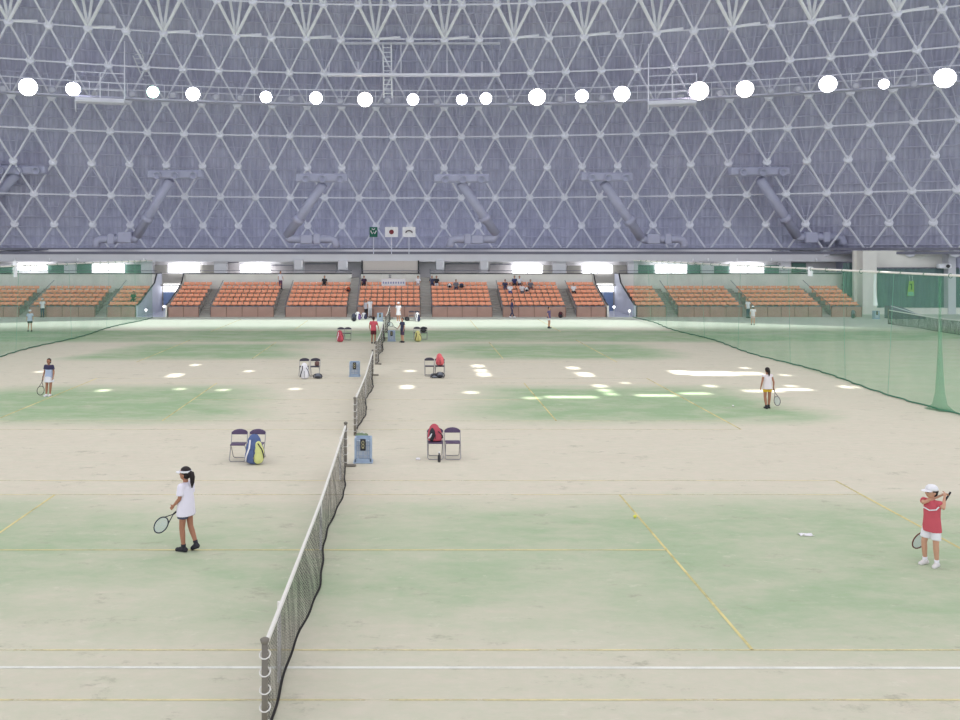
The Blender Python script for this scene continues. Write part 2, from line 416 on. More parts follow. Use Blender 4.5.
for i in range(0, 41):
    t = i * 0.25
    rows.append([dome(t, az, DEPTH) for az in range(-64, 65, 2)])
    cl.uv += [(math.radians(az) * 96, i * 0.75) for az in range(-64, 65, 2)]
cl.grid(rows); struct('ceiling', cl, cladding_material(), smooth=True)

def px_of(p): return VX + FPX * p.x / p.y, VY + FPX * (CAMH - p.z) / p.y
def inframe(p):
    x, y = px_of(p); return -5 < x < 965 and -5 < y < 725
FRAME = thing('space_frame', 'pale steel space frame of triangles covering the whole inside of the dome', 'roof truss')
AZ = 2.0
def node_az(k, j): return j * AZ + (0.0 if k % 2 else AZ / 2)
JR = range(-22, 23)
nodes, struts, webs, sunlit_whites = [], [], [], []
for k in range(0, 10):
    for j in JR:
        c = dome(k, node_az(k, j)); nodes.append((c, k, j))
        if k < 9:
            for d in ((0, 1) if k % 2 == 0 else (-1, 0)):
                struts.append((c, dome(k + 1, node_az(k + 1, j + d)), k))
        big = (k == 7 and j % 2)  # every second node here gets bars painted white, as if sunlit
        if k > 0:
            offs = ((.55, -.5), (.75, -.18), (.75, .18), (.55, .5))
            for dt, da in offs:
                q = dome(k + dt, node_az(k, j) + da * AZ, DEPTH - .15)
                (sunlit_whites if big else webs).append((c, q, k))
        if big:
            sunlit_whites.append((c + Vector((0, 0, .06)), dome(7, node_az(7, j) + .72 * AZ, .3), k))
            sunlit_whites.append((c, dome(8, node_az(8, j), 0), k)); sunlit_whites.append((c, dome(8, node_az(8, j - 1), 0), k))
            sunlit_whites.append((dome(8, node_az(8, j), 0), dome(8.35, node_az(8, j) - .6, .3), k))
def rank(items, key, cap=100):
    vis = sorted(items, key=key); return vis[:cap], vis[cap:]
def dist(c): return (0 if inframe(c) else 1000) + (c - Vector((0, 0, CAMH))).length
def node_mb(c, mb, r=.26):
    n = Vector((c.x, c.y + C0, 0)).normalized(); n.z = -0.45; n.normalize()
    Mx = (-n).to_track_quat('Z', 'Y').to_matrix()
    mb.lathe(c, [(r * .55, -.17), (r, -.1), (r, .1), (r * .55, .17)], 8, Mx)
    return mb
a, b = rank(nodes, lambda t: dist(t[0]))
for c, k, j in a: node_mb(c, MB(), .46 if k == 0 else .36).build('node', M_STEEL, FRAME)
mb = MB()
for c, k, j in b: node_mb(c, mb, .46 if k == 0 else .36)
tag(mb.build('node', M_STEEL, FRAME), kind='stuff')
def strut_mb(p, q, mb):
    u, v = p.lerp(q, .13), p.lerp(q, .87)
    mb.tube(u, v, .085, 6); mb.tube(p, u, .2, 6, .085); mb.tube(v, q, .085, 6, .2); return mb
a, b = rank(struts, lambda t: dist(t[0].lerp(t[1], .5)))
for p, q, k in a: strut_mb(p, q, MB()).build('strut', M_STEEL, FRAME)
mb = MB()
for p, q, k in b: strut_mb(p, q, mb)
tag(mb.build('strut', M_STEEL, FRAME), kind='stuff')
a, b = rank(webs, lambda t: dist(t[0].lerp(t[1], .5)))
for p, q, k in a: MB().tube(p, q, .045, 5).build('web_member', M_STEEL2, FRAME)
mb = MB()
for p, q, k in b: mb.tube(p, q, .045, 5)
tag(mb.build('web_member', M_STEEL2, FRAME), kind='stuff')
for p, q, k in sorted(sunlit_whites, key=lambda t: dist(t[0]))[:99]:
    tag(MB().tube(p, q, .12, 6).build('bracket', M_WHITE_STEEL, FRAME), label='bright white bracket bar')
def ring(t, off, r, m, name, az0=-46, az1=46):
    return MB().path([dome(t, az, off) for az in range(az0, az1 + 1, 2)], r, 5).build(name, m, FRAME)
for k in range(0, 9):
    for f, rr in ((.0, .06), (.33, .045), (.67, .045)):
        ring(k + f, DEPTH - .25, rr, M_STEEL2, 'purlin')
    if k % 2 == 0 and k: ring(k, 0, .07, M_STEEL, 'ring_chord')
ring(7, 0.1, .06, M_STEEL, 'ring_chord')
# dark ring beam under the dome foot
for nm, (z0, z1), m in (('trim_1', (5.55, 5.75), M_DARK2), ('trim_2', (5.18, 5.42), M_DARK2)):
    mb = MB(); rows = []
    for az in range(-46, 47, 2):
        aa = math.radians(az)
        rows.append([((r_) * math.sin(aa), r_ * math.cos(aa) - C0, z) for r_, z in ((R0 - .35, z0), (R0 - .35, z1), (R0 + .6, z1), (R0 + .6, z0), (R0 - .35, z0))])
    struct(nm, mb.grid(rows), m)

# ------------------------------------------------------------------ catwalk and floodlights
RC, HC = 86.0, CAMH + (VY - 104.5) / FPX * 78
def cw(az, dr=0, dh=0):
    a = math.radians(az); r = RC + dr; return Vector((r * math.sin(a), r * math.cos(a) - C0, HC + dh))
def az_at(px, r=RC):                     # azimuth on a ring of radius r seen at photo column px
    t = (px - VX) / FPX; lo, hi = -60.0, 60.0
    for _ in range(40):
        mid = (lo + hi) / 2; a = math.radians(mid)
        if r * math.sin(a) / (r * math.cos(a) - C0) < t: lo = mid
        else: hi = mid
    return lo
CAT = thing('catwalk', 'narrow steel catwalk with railings ringing the dome at lamp height', 'catwalk', cw(0))
LOC = Vector(cw(0))
def on_cat(mb, name, m, lab=None):
    mb.v = [tuple(Vector(v) - LOC) for v in mb.v]; o = mb.build(name, m, CAT)
    if lab: o['label'] = lab
    return o
azs = [x * 1.0 for x in range(-40, 41)]
mb = MB(); mb.grid([[cw(az, -.4, 0), cw(az, .5, 0), cw(az, .5, -.12), cw(az, -.4, -.12), cw(az, -.4, 0)] for az in azs]); on_cat(mb, 'deck', M_STEEL2)
for dh, r in ((1.15, .04), (.6, .025)): on_cat(MB().path([cw(az, -.4, dh) for az in azs], r, 5), 'handrail', M_STEEL)
for az in range(-39, 40, 1):
    if az % 1 == 0: on_cat(MB().tube(cw(az, -.4, 0), cw(az, -.4, 1.15), .028, 5), 'stanchion', M_STEEL)
for az in range(-38, 39, 4): on_cat(MB().tube(cw(az, .3, 0), cw(az, 2.2, 1.5), .05, 5), 'hanger', M_STEEL2)
# two lowered balconies
for x0, x1 in ((76, 125), (648, 696)):
    a0, a1 = az_at(x0), az_at(x1); n = 6
    L = [a0 + (a1 - a0) * i / n for i in range(n + 1)]
    mb = MB(); mb.grid([[cw(az, -1.6, -.35), cw(az, .2, -.35), cw(az, .2, -.6), cw(az, -1.6, -.6), cw(az, -1.6, -.35)] for az in L]); on_cat(mb, 'balcony_deck', M_STEEL)
    for dh in (.3, .9, 1.7): on_cat(MB().path([cw(az, -1.6, dh) for az in L], .04, 5), 'balcony_rail', M_STEEL)
    e = a1 if x0 < 400 else a0
    for az in (a0, (a0 + a1) / 2, a1): on_cat(MB().tube(cw(az, -1.6, -.5), cw(az, -1.6, 1.7 if az != e else 4.4), .05, 5), 'balcony_post', M_STEEL)
    on_cat(MB().path([cw(a0, -1.6, -.6), cw(a0, -1.0, -1.3), cw(a0, .1, -1.3)], .06, 5), 'balcony_bracket', M_STEEL)
    on_cat(MB().tube(cw(a0, -1.6, -.62), cw(a1, -1.6, -.62), .09, 5), 'balcony_beam', M_STEEL)
# upper gangway over the middle and its ladder
UP = thing('upper_gangway', 'short upper gangway with rods and ladder above the middle floodlights', 'gangway', P(415, 75, 76))
def on_up(mb, name, m):
    o0 = UP.location; mb.v = [tuple(Vector(v) - o0) for v in mb.v]; return mb.build(name, m, UP)
p0, p1 = P(328, 74.5, 76), P(500, 75.5, 76)
on_up(MB().box((p0 + p1) / 2, ((p1 - p0).length, .7, .16)), 'deck', M_STEEL)
q0, q1 = P(340, 43, 76), P(500, 44, 76)
on_up(MB().box((q0 + q1) / 2, ((q1 - q0).length, .4, .12)), 'upper_beam', M_STEEL)
for x in (329, 358, 401, 447, 482, 499): on_up(MB().tube(P(x, 75, 76), P(x, 62 if x not in (401, 447) else 43, 76), .045, 5), 'rod', M_STEEL)
def ladder(name, label, a, b, wd=.55, n=12):
    t = thing(name, label, 'ladder', b); a = a - b; b0 = Vector((0, 0, 0)); sx = Vector((wd / 2, 0, 0))
    for s in (-1, 1): MB().tube(b0 + sx * s, a + sx * s, .06, 5).build('rail', M_WHITE_STEEL, t)
    for i in range(1, n): MB().tube(b0.lerp(a, i / n) - sx, b0.lerp(a, i / n) + sx, .035, 5).build('rung', M_WHITE_STEEL, t)
    return t
ladder('access_ladder', 'white slanting ladder up the dome beside the greenish lamp', P(126, 28, 74), P(148, 80, 77), .8)
ladder('access_ladder', 'upright ladder between the upper gangway and the catwalk', P(387, 43, 75.4), P(388, 98, 77.4), .7)

def floodlight(px, py, rpx, lit, label, group, tint=None):
    az = az_at(px, RC - .6); base = cw(az, -.6); Y = base.y
    c = P(px, py, Y); s = rpx / FPX * Y
    t = thing('floodlight', label, 'floodlight', c, 0, group)
    aim = (Vector((c.x * .35, 28, 0)) - c).normalized(); Mx = aim.to_track_quat('Z', 'Y').to_matrix()
    MB().lathe((0, 0, 0), [(s * .35, -s * 1.3), (s * .6, -s * 1.1), (s * .8, -s * .4), (s * 1.05, 0.0), (s * 1.05, .05), (s * .97, .05), (s * .94, -.02)], 16, Mx).build('housing', M_DUCT if not lit else M_WHITE_STEEL, t, True)
    lm = (emis('lamp_' + (tint or 'white'), {'green': (190, 255, 225), 'warm': (255, 240, 232), None: (245, 246, 255)}[tint], 14) if lit else mat('unlit_lens', (190, 190, 205), .3, .05))
    MB().lathe((0, 0, 0), [(.01, s * .22), (s * .5, s * .16), (s * .95, .02), (s * .95, -.01)], 16, Mx).build('lens', lm, t, True)
    MB().path([Mx @ Vector((-s * 1.1, 0, -s * .3)), Mx @ Vector((-s * 1.1, 0, -s * .3)) + Vector((0, .15, -.2)), Vector((0, .5, min(-.3, base.z - c.z + .02))),
               Mx @ Vector((s * 1.1, 0, -s * .3)) + Vector((0, .15, -.2)), Mx @ Vector((s * 1.1, 0, -s * .3))], .03, 5).build('bracket', M_STEEL2, t)
LIT = [(28, 87, 9, None), (73, 89, 7, None), (153, 92, 6, 'green'), (193, 94, 7, None), (266, 97, 6, None), (316, 98, 6.5, None), (365, 99.5, 7.5, 'warm'), (413, 99.5, 6, None),
       (462, 99.5, 5.5, None), (486, 98.5, 6, None), (537, 97, 8.5, 'warm'), (582, 96, 6.5, None), (622, 94, 8, None), (699, 91, 9.5, 'warm'), (745, 89, 8.5, 'warm'), (828, 84, 8.5, None), (884, 84, 5, None), (945, 78, 10, None)]
for i, (x, y, r, tn) in enumerate(LIT):
    lab = '%s glowing floodlight from the left on the catwalk' % ORD[i]
    if tn == 'green': lab = 'glowing floodlight with a greenish tint, third lit lamp from the left'
    floodlight(x, y, r, True, lab, 'lit floodlights on the catwalk', tn)
UNLIT = [(3, 89), (52, 90), (132, 94), (173, 95), (216, 97), (240, 98), (291, 99), (340, 101), (388, 101), (437, 102), (510, 101), (560, 99), (602, 98), (720, 93), (771, 91), (798, 89), (856, 86), (914, 84)]
for i, (x, y) in enumerate(UNLIT):
    floodlight(x, y, 3.6, False, '%s unlit grey floodlight from the left on the catwalk' % ORD[i], 'unlit floodlights on the catwalk')
for i, (px, py, Y, lab) in enumerate(((94, 95, 76, 'white pan floodlight standing on the left balcony of the catwalk'), (681, 98, 76, 'white pan floodlight standing on the right balcony of the catwalk'))):
    t = thing('pan_light', lab, 'floodlight', P(px, py + 9, Y))
    MB().rbox((0, 0, .75), (.5, .35, .6), .06).build('housing', M_WHITE_STEEL, t); MB().box((0, 0, .22), (.3, .3, .44)).build('stand', M_WHITE_STEEL, t)

# ------------------------------------------------------------------ air ducts on the dome
def duct(label, bot, top, plen, fan, elbow):
    zb, zt = 80.5, 78.5
    b, t_ = P(*bot, zb), P(*top, zt)
    t = thing('air_duct', label, 'air duct', b)
    MB().tube((0, 0, 0), t_ - b, .42, 14).build('pipe', M_DUCT, t, True)
    f = .28; c = (t_ - b) * f; MB().tube(c, (t_ - b) * (f + .08), .55, 14).build('damper', M_DUCT, t, True)
    p0, p1 = P(plen[0], plen[2], 78.3) - b, P(plen[1], plen[2], 78.3) - b
    pl = MB().rbox((p0 + p1) / 2, ((p1 - p0).length, .8, .75), .12).build('outlet_box', M_DUCT, t)
    for i in range(3):
        q = p0.lerp(p1, (.2, .52, .85)[i]) + Vector((0, -.4, -.05))
        MB().lathe(q, [(.2, -.05), (.36, .1), (.36, .34), (.26, .34), (.2, .1)], 12, Vector((0, -1, -.25)).normalized().to_track_quat('Z', 'Y').to_matrix()).build('nozzle', M_DUCT, pl, True)
    fx0, fx1, fy0, fy1 = fan
    q0, q1 = P(fx0, fy1, zb) - b, P(fx1, fy0, zb) - b
    MB().rbox((q0 + q1) / 2, (abs(q1.x - q0.x), 1.1, abs(q1.z - q0.z)), .08).build('fan_box', M_DUCT, t)
    e0 = P(elbow[0], elbow[2], zb) - b; e1 = P(elbow[1], elbow[2], zb) - b; s = 1 if e1.x > e0.x else -1
    pts = [Vector((0, 0, 0)), e0, e1 - Vector((s * .5, 0, 0)), e1 + Vector((-s * .12, 0, -.15)), e1 + Vector((0, 0, -.5)), e1 + Vector((0, 0, -.75))]
    if (e0).length < .05: pts = pts[1:]
    MB().path(pts, .36, 12).build('elbow_pipe', M_DUCT, t, True)
    m2 = e0.lerp(e1, .6); MB().rbox(m2, (.62, .9, .95), .06).build('valve_box', M_DUCT, t)
duct('leftmost grey air duct, cut off by the picture edge', (-18, 212), (17, 174), (-8, 47, 170), (-40, -26, 232, 243), (-20, -50, 238))
duct('grey air duct leaning right, above the left passage', (137, 236), (170, 180), (148, 203, 174.5), (119, 133, 232, 243), (136, 96, 239))
duct('grey air duct leaning right, nearest left of the flags', (287, 236), (323, 184), (296, 348, 178), (301, 313, 235, 244), (289, 336, 239))
duct('grey air duct leaning left, nearest right of the flags', (496, 234), (461, 183), (434, 489, 178.5), (471, 483, 235, 244), (494, 450, 239))
duct('grey air duct leaning left, above the right passage', (641, 238), (604, 183), (580, 632, 177), (646, 659, 234, 244), (642, 684, 239))
duct('rightmost grey air duct, above the long right-hand block', (797, 236), (760, 179), (729, 789, 171.5), (803, 816, 232, 243), (798, 843, 237))

# ------------------------------------------------------------------ concourse behind the stands
YF, YB = 80.2, 81.7
def zpx(py, Y): return CAMH - (py - VY) / FPX * Y
def xpx(px, Y): return (px - VX) / FPX * Y
struct('wall_back', MB().bb(-60, 60, YB, YB + .3, 0, 5.6), mat('concourse_wall', (240, 237, 240), .9, .1, .5))
struct('trim_3', MB().bb(-60, 60, YF, YF + .35, zpx(261.6, YF), zpx(254.2, YF)), M_LILAC)       # fascia beam
struct('trim_4', MB().bb(-60, 60, YF + .35, YB, 5.1, 5.2), M_CONC2)                              # soffit
struct('trim_5', MB().bb(-60, 60, YF + .2, YB, 2.3, 2.42), M_CONC2)                              # concourse deck
struct('trim_6', MB().bb(-60, 60, YF - .05, YF + .9, zpx(254.2, YF), 5.40), M_DARK2)
WINS = [(13, 48, 263, 270.5), (92, 125, 263.5, 273), (168, 200, 263.5, 273), (240, 271, 264, 273), (512, 542.5, 264.5, 274), (582, 612.5, 264.5, 273.5), (655, 687, 264, 273.5), (730, 764, 263.5, 273.2)]
for i, (x0, x1, y0, y1) in enumerate(WINS):
    Y = YF + .6
    o = MB().bb(xpx(x0, Y), xpx(x1, Y), Y, Y + .04, zpx(y1, Y), zpx(y0, Y)).build('window_%d' % (i + 1), M_WIN); o['kind'] = 'structure'
    f = MB(); X0, X1, Z0, Z1 = xpx(x0, Y), xpx(x1, Y), zpx(y1, Y), zpx(y0, Y)
    for a in (X0, (X0 + X1) / 2, X1): f.bb(a - .03, a + .03, Y - .06, Y, Z0, Z1)
    for z in (Z0, Z1): f.bb(X0 - .03, X1 + .03, Y - .06, Y, z - .03, z + .03)
    f.build('window_frame', M_LILAC, o)
PANELS = [(-4, 12, 267, 273), (48, 64, 265, 273), (75, 92, 264, 273), (125, 141, 264.5, 273), (153, 168, 265, 273), (200, 214, 265, 273), (613, 628, 265, 273.5), (567, 581, 265.5, 273.5), (638, 654, 265, 273.5), (687, 702, 265, 273.5),
          (714, 729, 266, 273.5), (764, 781, 265, 273.5), (792, 806, 263, 272), (543, 552, 265, 273.5)]
for i, (x0, x1, y0, y1) in enumerate(PANELS):
    Y = YF + .75
    struct('trim_%d' % (10 + i), MB().bb(xpx(x0, Y), xpx(x1, Y), Y, Y + .1, zpx(y1, Y), zpx(y0, Y)), M_GREENP if (x1 < 150 or x0 > 630) else M_CONC2)
PILL = [(64, 75), (141, 153), (214, 226), (553, 566), (628, 638), (702, 714), (781, 791)]
for i, (x0, x1) in enumerate(PILL):
    Y = YF + .3
    struct('trim_%d' % (30 + i), MB().bb(xpx(x0, Y), xpx(x1, Y), Y, Y + .8, 2.42, 5.1), M_LILAC)
# parapet at the top of the seats, with two stair gaps beside the middle block
ZP = zpx(274, YF - .4)
gaps = [(-60, -22.7), (-20.1, -5.2), (-4.4, .9), (1.8, 16.3), (18.75, 38.6)]
for i, (a, b) in enumerate(gaps):
    o = struct('wall_parapet_%d' % (i + 1), MB().bb(a, b, YF - .6, YF - .35, 0, ZP), M_CONC)
    MB().bb(a, b, YF - .65, YF - .3, ZP, ZP + .07).build('coping', M_DARK, o)
    MB().path([(a, YF - .45, ZP + .3), (b, YF - .45, ZP + .3)], .025, 5).build('handrail', M_DARK2, o)
# cream wall box over the middle block
Y = YF - .2
struct('trim_7', MB().bb(xpx(363, Y), xpx(418, Y), Y, Y + .5, zpx(274, Y), zpx(261, Y)), M_CREAM)
for nm, x in (('trim_8', 362), ('trim_9', 418.5)): struct(nm, MB().bb(xpx(x - .7, Y), xpx(x + .7, Y), Y - .1, Y + .6, zpx(274, Y), zpx(260.5, Y)), M_DARK)
# grey cabinets hung on the concourse
for i, (x0, x1, y0, y1, lab) in enumerate(((294, 303, 259, 270, 'pale grey cabinet with a white side, left of the middle on the concourse'), (338, 348, 260, 270, 'pale grey cabinet on the concourse just left of the cream wall box'),
                                          (436, 444, 260, 270, 'pale grey cabinet on the concourse just right of the cream wall box'), (480, 488, 260, 270, 'pale grey cabinet on the concourse left of the white window over the seats'))):
    Y = YF - .1; t = thing('wall_cabinet', lab, 'cabinet', P((x0 + x1) / 2, y1, Y))
    wd, hh = (x1 - x0) / FPX * Y, (y1 - y0) / FPX * Y
    MB().rbox((0, .15, hh / 2), (wd, .5, hh), .04).build('casing', M_LILAC, t); MB().box((wd * .42, -.12, hh * .55), (.14, .05, hh * .6)).build('light_strip', M_WHITE_STEEL, t)
for i, (x0, x1, y0, y1) in enumerate(((305, 336, 263.5, 273), (445, 479, 263.5, 273), (226, 239, 262, 273.5), (272, 293, 265, 273.5), (490, 511, 264, 274))):
    Y = YB - .05; o = MB().bb(xpx(x0, Y), xpx(x1, Y), Y - .08, Y, zpx(y1, Y), zpx(y0, Y)).build('door_%d' % (i + 1), mat('grey_door', (206, 200, 202), .7, .08)); o['kind'] = 'structure'
    MB().bb(xpx(x0, Y), xpx(x1, Y), Y - .14, Y - .08, zpx(y0, Y) - .06, zpx(y0, Y)).build('door_head', M_DARK2, o)
for i, px in enumerate((15, 50, 78, 144, 693, 708, 737, 771, 816)):
    t = thing('wall_lamp', 'small white lamp on the concourse beam, %s from the left' % ORD[i], 'wall lamp', P(px, 260.5, YF - .02), 0, 'small lamps on the concourse beam')
    MB().rbox((0, -.06, .08), (.14, .12, .26), .03).build('shade', M_WHITE_STEEL, t); MB().box((0, -.02, -.06), (.07, .06, .1)).build('bracket', M_LILAC, t)

# flags on the concourse roof
M_FGREEN = mat('dark_green_flag', (44, 104, 88), .8, .1)
def flag(label, px, py0, py1, wpx, m, extra):
    Y = 80.0; t = thing('flag', label, 'flag', P(px, 254, Y))
    top = (254 - py0) / FPX * Y; bot = (254 - py1) / FPX * Y; wd = wpx / FPX * Y
    MB().tube((0, .05, 0), (0, .05, top + .12), .04, 6).build('pole', M_STEEL, t)
    mb = MB(); rows = []
    for y in (-.02, .02):
        pass
    n = 8; f = [[(-wd / 2 + wd * i / n, -.03 + .03 * math.sin(i * 1.3), z) for i in range(n + 1)] for z in (bot, top)]
    bk = [[(x, y + .025, z) for x, y, z in r] for r in f]
    mb.grid(f); mb.grid([bk[1], bk[0]]); c = mb.build('cloth', m, t)
    extra(t, wd, bot, top)
def emblem_disc(t, wd, b, tp): MB().lathe((0, -.09, (b + tp) / 2), [(.21, -.02), (.21, .02)], 20, Matrix.Rotation(PI / 2, 3, 'X')).build('disc', mat('flag_disc', (128, 58, 66), .8, .05), t)
def emblem_arch(t, wd, b, tp):
    c = (b + tp) / 2; MB().path([(.26 * math.cos(a) * 1.1, -.1, c - .08 + .2 * math.sin(a)) for a in [PI * i / 10 for i in range(11)]], .055, 6).build('emblem', mat('flag_mark', (96, 84, 92), .8, .05), t)
def emblem_v(t, wd, b, tp):
    c = (b + tp) / 2; MB().path([(-.26, -.09, c + .12), (-.1, -.09, c - .16), (0, -.09, c), (.1, -.09, c - .16), (.26, -.09, c + .12)], .05, 6).build('emblem', M_WHITE, t)
    MB().path([(-.14, -.09, c + .3), (0, -.09, c + .2), (.14, -.09, c + .3)], .04, 6).build('emblem', M_WHITE, t)
flag('dark green flag with a pale emblem on the left of the three poles', 373.5, 227, 237, 8, M_FGREEN, emblem_v)
flag('white flag with a dark red disc on the middle pole', 391.5, 227, 237, 13, M_WHITE, emblem_disc)
flag('white flag with a dark arch mark on the right-hand pole', 409, 227, 237, 13, M_WHITE, emblem_arch)

# ------------------------------------------------------------------ stands: terraces, stairs, seats
Y0S, DROW, ROWZ0, RISE = 73.7, 0.86, 0.62, 0.30
FRONT_H = zpx(306.8, 73.7)
BLOCKS = [  # x0, x1, rows, cols, phrase
    (-37.5, -32.4, 5, 10, 'block at the far left picture edge'),
    (-31.5, -26.1, 5, 10, 'second block left of the left passage'),
    (-25.1, -22.75, 5, 5, 'narrow block left of the left passage'),
    (-20.0, -17.5, 6, 5, 'narrow block right of the left passage'),
    (-16.5, -11.3, 6, 10, 'second block right of left passage'),
    (-10.3, -5.25, 6, 10, 'block just left of the banner'),
    (-4.35, .85, 6, 10, 'block under the banner'),
    (1.85, 6.8, 6, 10, 'block just right of the banner'),
    (7.7, 12.9, 6, 10, 'second block left of right passage'),
    (13.8, 16.2, 6, 5, 'narrow block left of the right passage'),
    (18.8, 21.2, 5, 5, 'narrow block right of the right passage'),
    (22.2, 27.5, 5, 10, 'second block right of the right passage'),
    (28.5, 34.1, 5, 11, 'third block right of the right passage'),
    (34.9, 37.4, 5, 5, 'narrow block at the far right end'),
]
def seat_mb(mb=None, o=Vector((0, 0, 0))):
    mb = mb or MB(); wd = .23
    # one continuous bucket: front lip, pan, curve, backrest with rounded top
    pr = [(-.22, .36), (-.23, .40), (-.1, .385), (.08, .375), (.14, .40), (.165, .45), (.185, .53), (.20, .585), (.22, .59)]
    L = []
    for i, (y, z) in enumerate(pr):
        ww = wd * (1 if i < 7 else (.85 if i == 7 else .78)); L.append([(o.x - ww, o.y + y - .02, o.z + z + .03), (o.x - ww * .7, o.y + y, o.z + z), (o.x + ww * .7, o.y + y, o.z + z), (o.x + ww, o.y + y - .02, o.z + z + .03)])
    bk = [[(x, y + .03, z - .025) for x, y, z in r] for r in L]
    mb.grid(L); mb.grid(bk[::-1])
    for s in (0, 3): mb.grid([[r[s] for r in L], [r[s] for r in bk]])
    mb.box((o.x, o.y + .02, o.z + .18), (.12, .12, .36)); return mb
SEAT_ME = seat_mb().mesh('stadium_seat', M_ORANGE)
stuff = MB()
IND = {4, 5, 6, 7, 8}
for bi, (x0, x1, nr, nc, phrase) in enumerate(BLOCKS):
    zoff = 0.0
    t = thing('seating_terrace', 'stepped concrete terrace with brown front panel, ' + phrase, 'stand', (x0, Y0S, 0))
    mb = MB(); pts = [(0.14, 0), (0.14, ROWZ0)]
    for r in range(nr):
        pts += [(.14 + DROW * r, ROWZ0 + RISE * r), (.14 + DROW * (r + 1), ROWZ0 + RISE * r)]
    pts = pts[:2] + pts[3:] ; pts.append((.14 + DROW * nr, 0))
    mb.prism(pts, 0, x1 - x0, 'x'); mb.build('steps', M_CONC2, t)
    fp = MB().bb(0, x1 - x0, 0, .14, 0, FRONT_H).build('front_panel', M_BROWN, t)
    MB().bb(0, x1 - x0, -.02, .16, FRONT_H, FRONT_H + .05).build('rail', M_DARK2, t)
    n = max(2, int((x1 - x0) / 1.1)); rb = MB()
    for i in range(n + 1): rb.bb((x1 - x0) * i / n - .02, (x1 - x0) * i / n + .02, -.03, 0, 0, FRONT_H)
    rb.build('panel_batten', mat('panel_batten', (132, 104, 94), .8, .1), fp)
    cw_ = (x1 - x0) / nc
    for r in range(nr):
        for c in range(nc):
            p = Vector((x0 + cw_ * (c + .5), Y0S + .14 + DROW * r + .42, ROWZ0 + RISE * r))
            if bi in IND:
                o = bpy.data.objects.new('stadium_seat', SEAT_ME); COL.objects.link(o); o.location = p
                tag(o, '%s orange seat from left, %s row up, %s' % (ORD[c], ORD[r] if r else 'front', phrase) if r else '%s orange seat from left, front row, %s' % (ORD[c], phrase), 'seat', 'orange seats, ' + phrase)
            else: seat_mb(stuff, p)
tag(stuff.build('stadium_seat_rows', M_ORANGE), 'orange stadium seats in the outer and narrow blocks of the stands', 'seats', None, 'stuff')
for bi in range(len(BLOCKS) - 1):
    a, b = BLOCKS[bi][1], BLOCKS[bi + 1][0]
    if b - a > 2: continue
    mid = bi in (5, 6); nr = 6 if not mid else 6
    t = thing('aisle_stairs', 'concrete aisle stairs between ' + ('the ' if not BLOCKS[bi][4].startswith('the') else '') + BLOCKS[bi][4] + ' and the next block', 'stairs', (a, Y0S, 0))
    pts = [(.05, 0)]; n = 2 * nr + 2; top = (ROWZ0 + RISE * 5) if not mid else ZP - .3; dep = DROW * (6.1 if not mid else 6.8)
    for i in range(n): pts += [(.05 + dep * i / n, top * (i + 1) / n), (.05 + dep * (i + 1) / n, top * (i + 1) / n)]
    pts.append((.05 + dep, 0)); MB().prism(pts, 0.02, b - a - .02, 'x').build('steps', M_CONC2, t)
    MB().path([(b - a - .06, .1, .2), (b - a - .06, .12, 1.0), (b - a - .06, dep, top + .75)], .025, 5).build('handrail', M_DARK2, t)
# passages with side walls, end wall, bright opening
for nm, xa, xb, s in (('left', -22.6, -20.2, -1), ('right', 16.4, 18.65, 1)):
    Ye = 80.9; far = xa if s < 0 else xb
    SL = [(Y0S, 0), (Y0S, .95), (Y0S + .9, 1.15), (Y0S + 5.0, 2.6), (Y0S + 5.7, 3.4), (Ye, 3.4), (Ye, 0)]
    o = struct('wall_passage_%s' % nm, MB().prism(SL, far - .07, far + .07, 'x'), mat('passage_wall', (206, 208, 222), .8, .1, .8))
    MB().path([(far, y, z + .03) for y, z in SL[1:6]], .07, 6).build('coping', M_DARK, o)
    near = xb if s < 0 else xa
    o = struct('wall_passage_side_%s' % nm, MB().prism(SL, near - .07, near + .07, 'x'), M_CONC); MB().path([(near, y, z + .03) for y, z in SL[1:6]], .06, 6).build('coping', M_DARK, o)
    struct('wall_passage_end_%s' % nm, MB().bb(xa, xb, Ye, Ye + .2, 0, 3.4), M_CONC2)
    o = MB().bb(xa + .2, xb - .2, Ye - .06, Ye, 1.75, 2.45).build('window_%d' % (20 + (s > 0)), M_WIN); o['kind'] = 'structure'
    d = MB().bb(xa + .2, xb - .2, Ye - .06, Ye, 0, 1.75).build('door_%d' % (20 + (s > 0)), mat('blue_door', (138, 158, 198), .7, .1)); d['kind'] = 'structure'
    MB().bb((xa + xb) / 2 - .03, (xa + xb) / 2 + .03, Ye - .1, Ye - .06, 0, 1.75).build('door_stile', M_LILAC, d)
    struct('floor_passage_%s' % nm, MB().bb(xa, xb, Y0S - .1, Ye, 0, .03), mat('passage_floor', (200, 204, 224), .5, .05))
    mb = MB().path([(far - s * .14, Y0S + .3, .9), (far - s * .14, Y0S + 5, 2.4)], .03, 5)
for i, (px, py, lab) in enumerate(((164, 306.5, 'small round white lamp inside the left passage'), (146, 310, 'small round white lamp on the wall left of the left passage'), (614, 307, 'small round white lamp inside the right passage'), (629.5, 311, 'small round white lamp on the wall right of the right passage'))):
    Y = 73.4; t = thing('guide_lamp', lab, 'lamp', (*G(px, 317.5).xy, 0))
    t.location = (xpx(px, Y), Y, 0); h = zpx(py, Y)
    MB().tube((0, 0, 0), (0, 0, h), .03, 6).build('post', M_LILAC, t); MB().ball((0, 0, h), .11, 10, 6).build('globe', emis('small_globe', (255, 255, 255), 2.0), t)
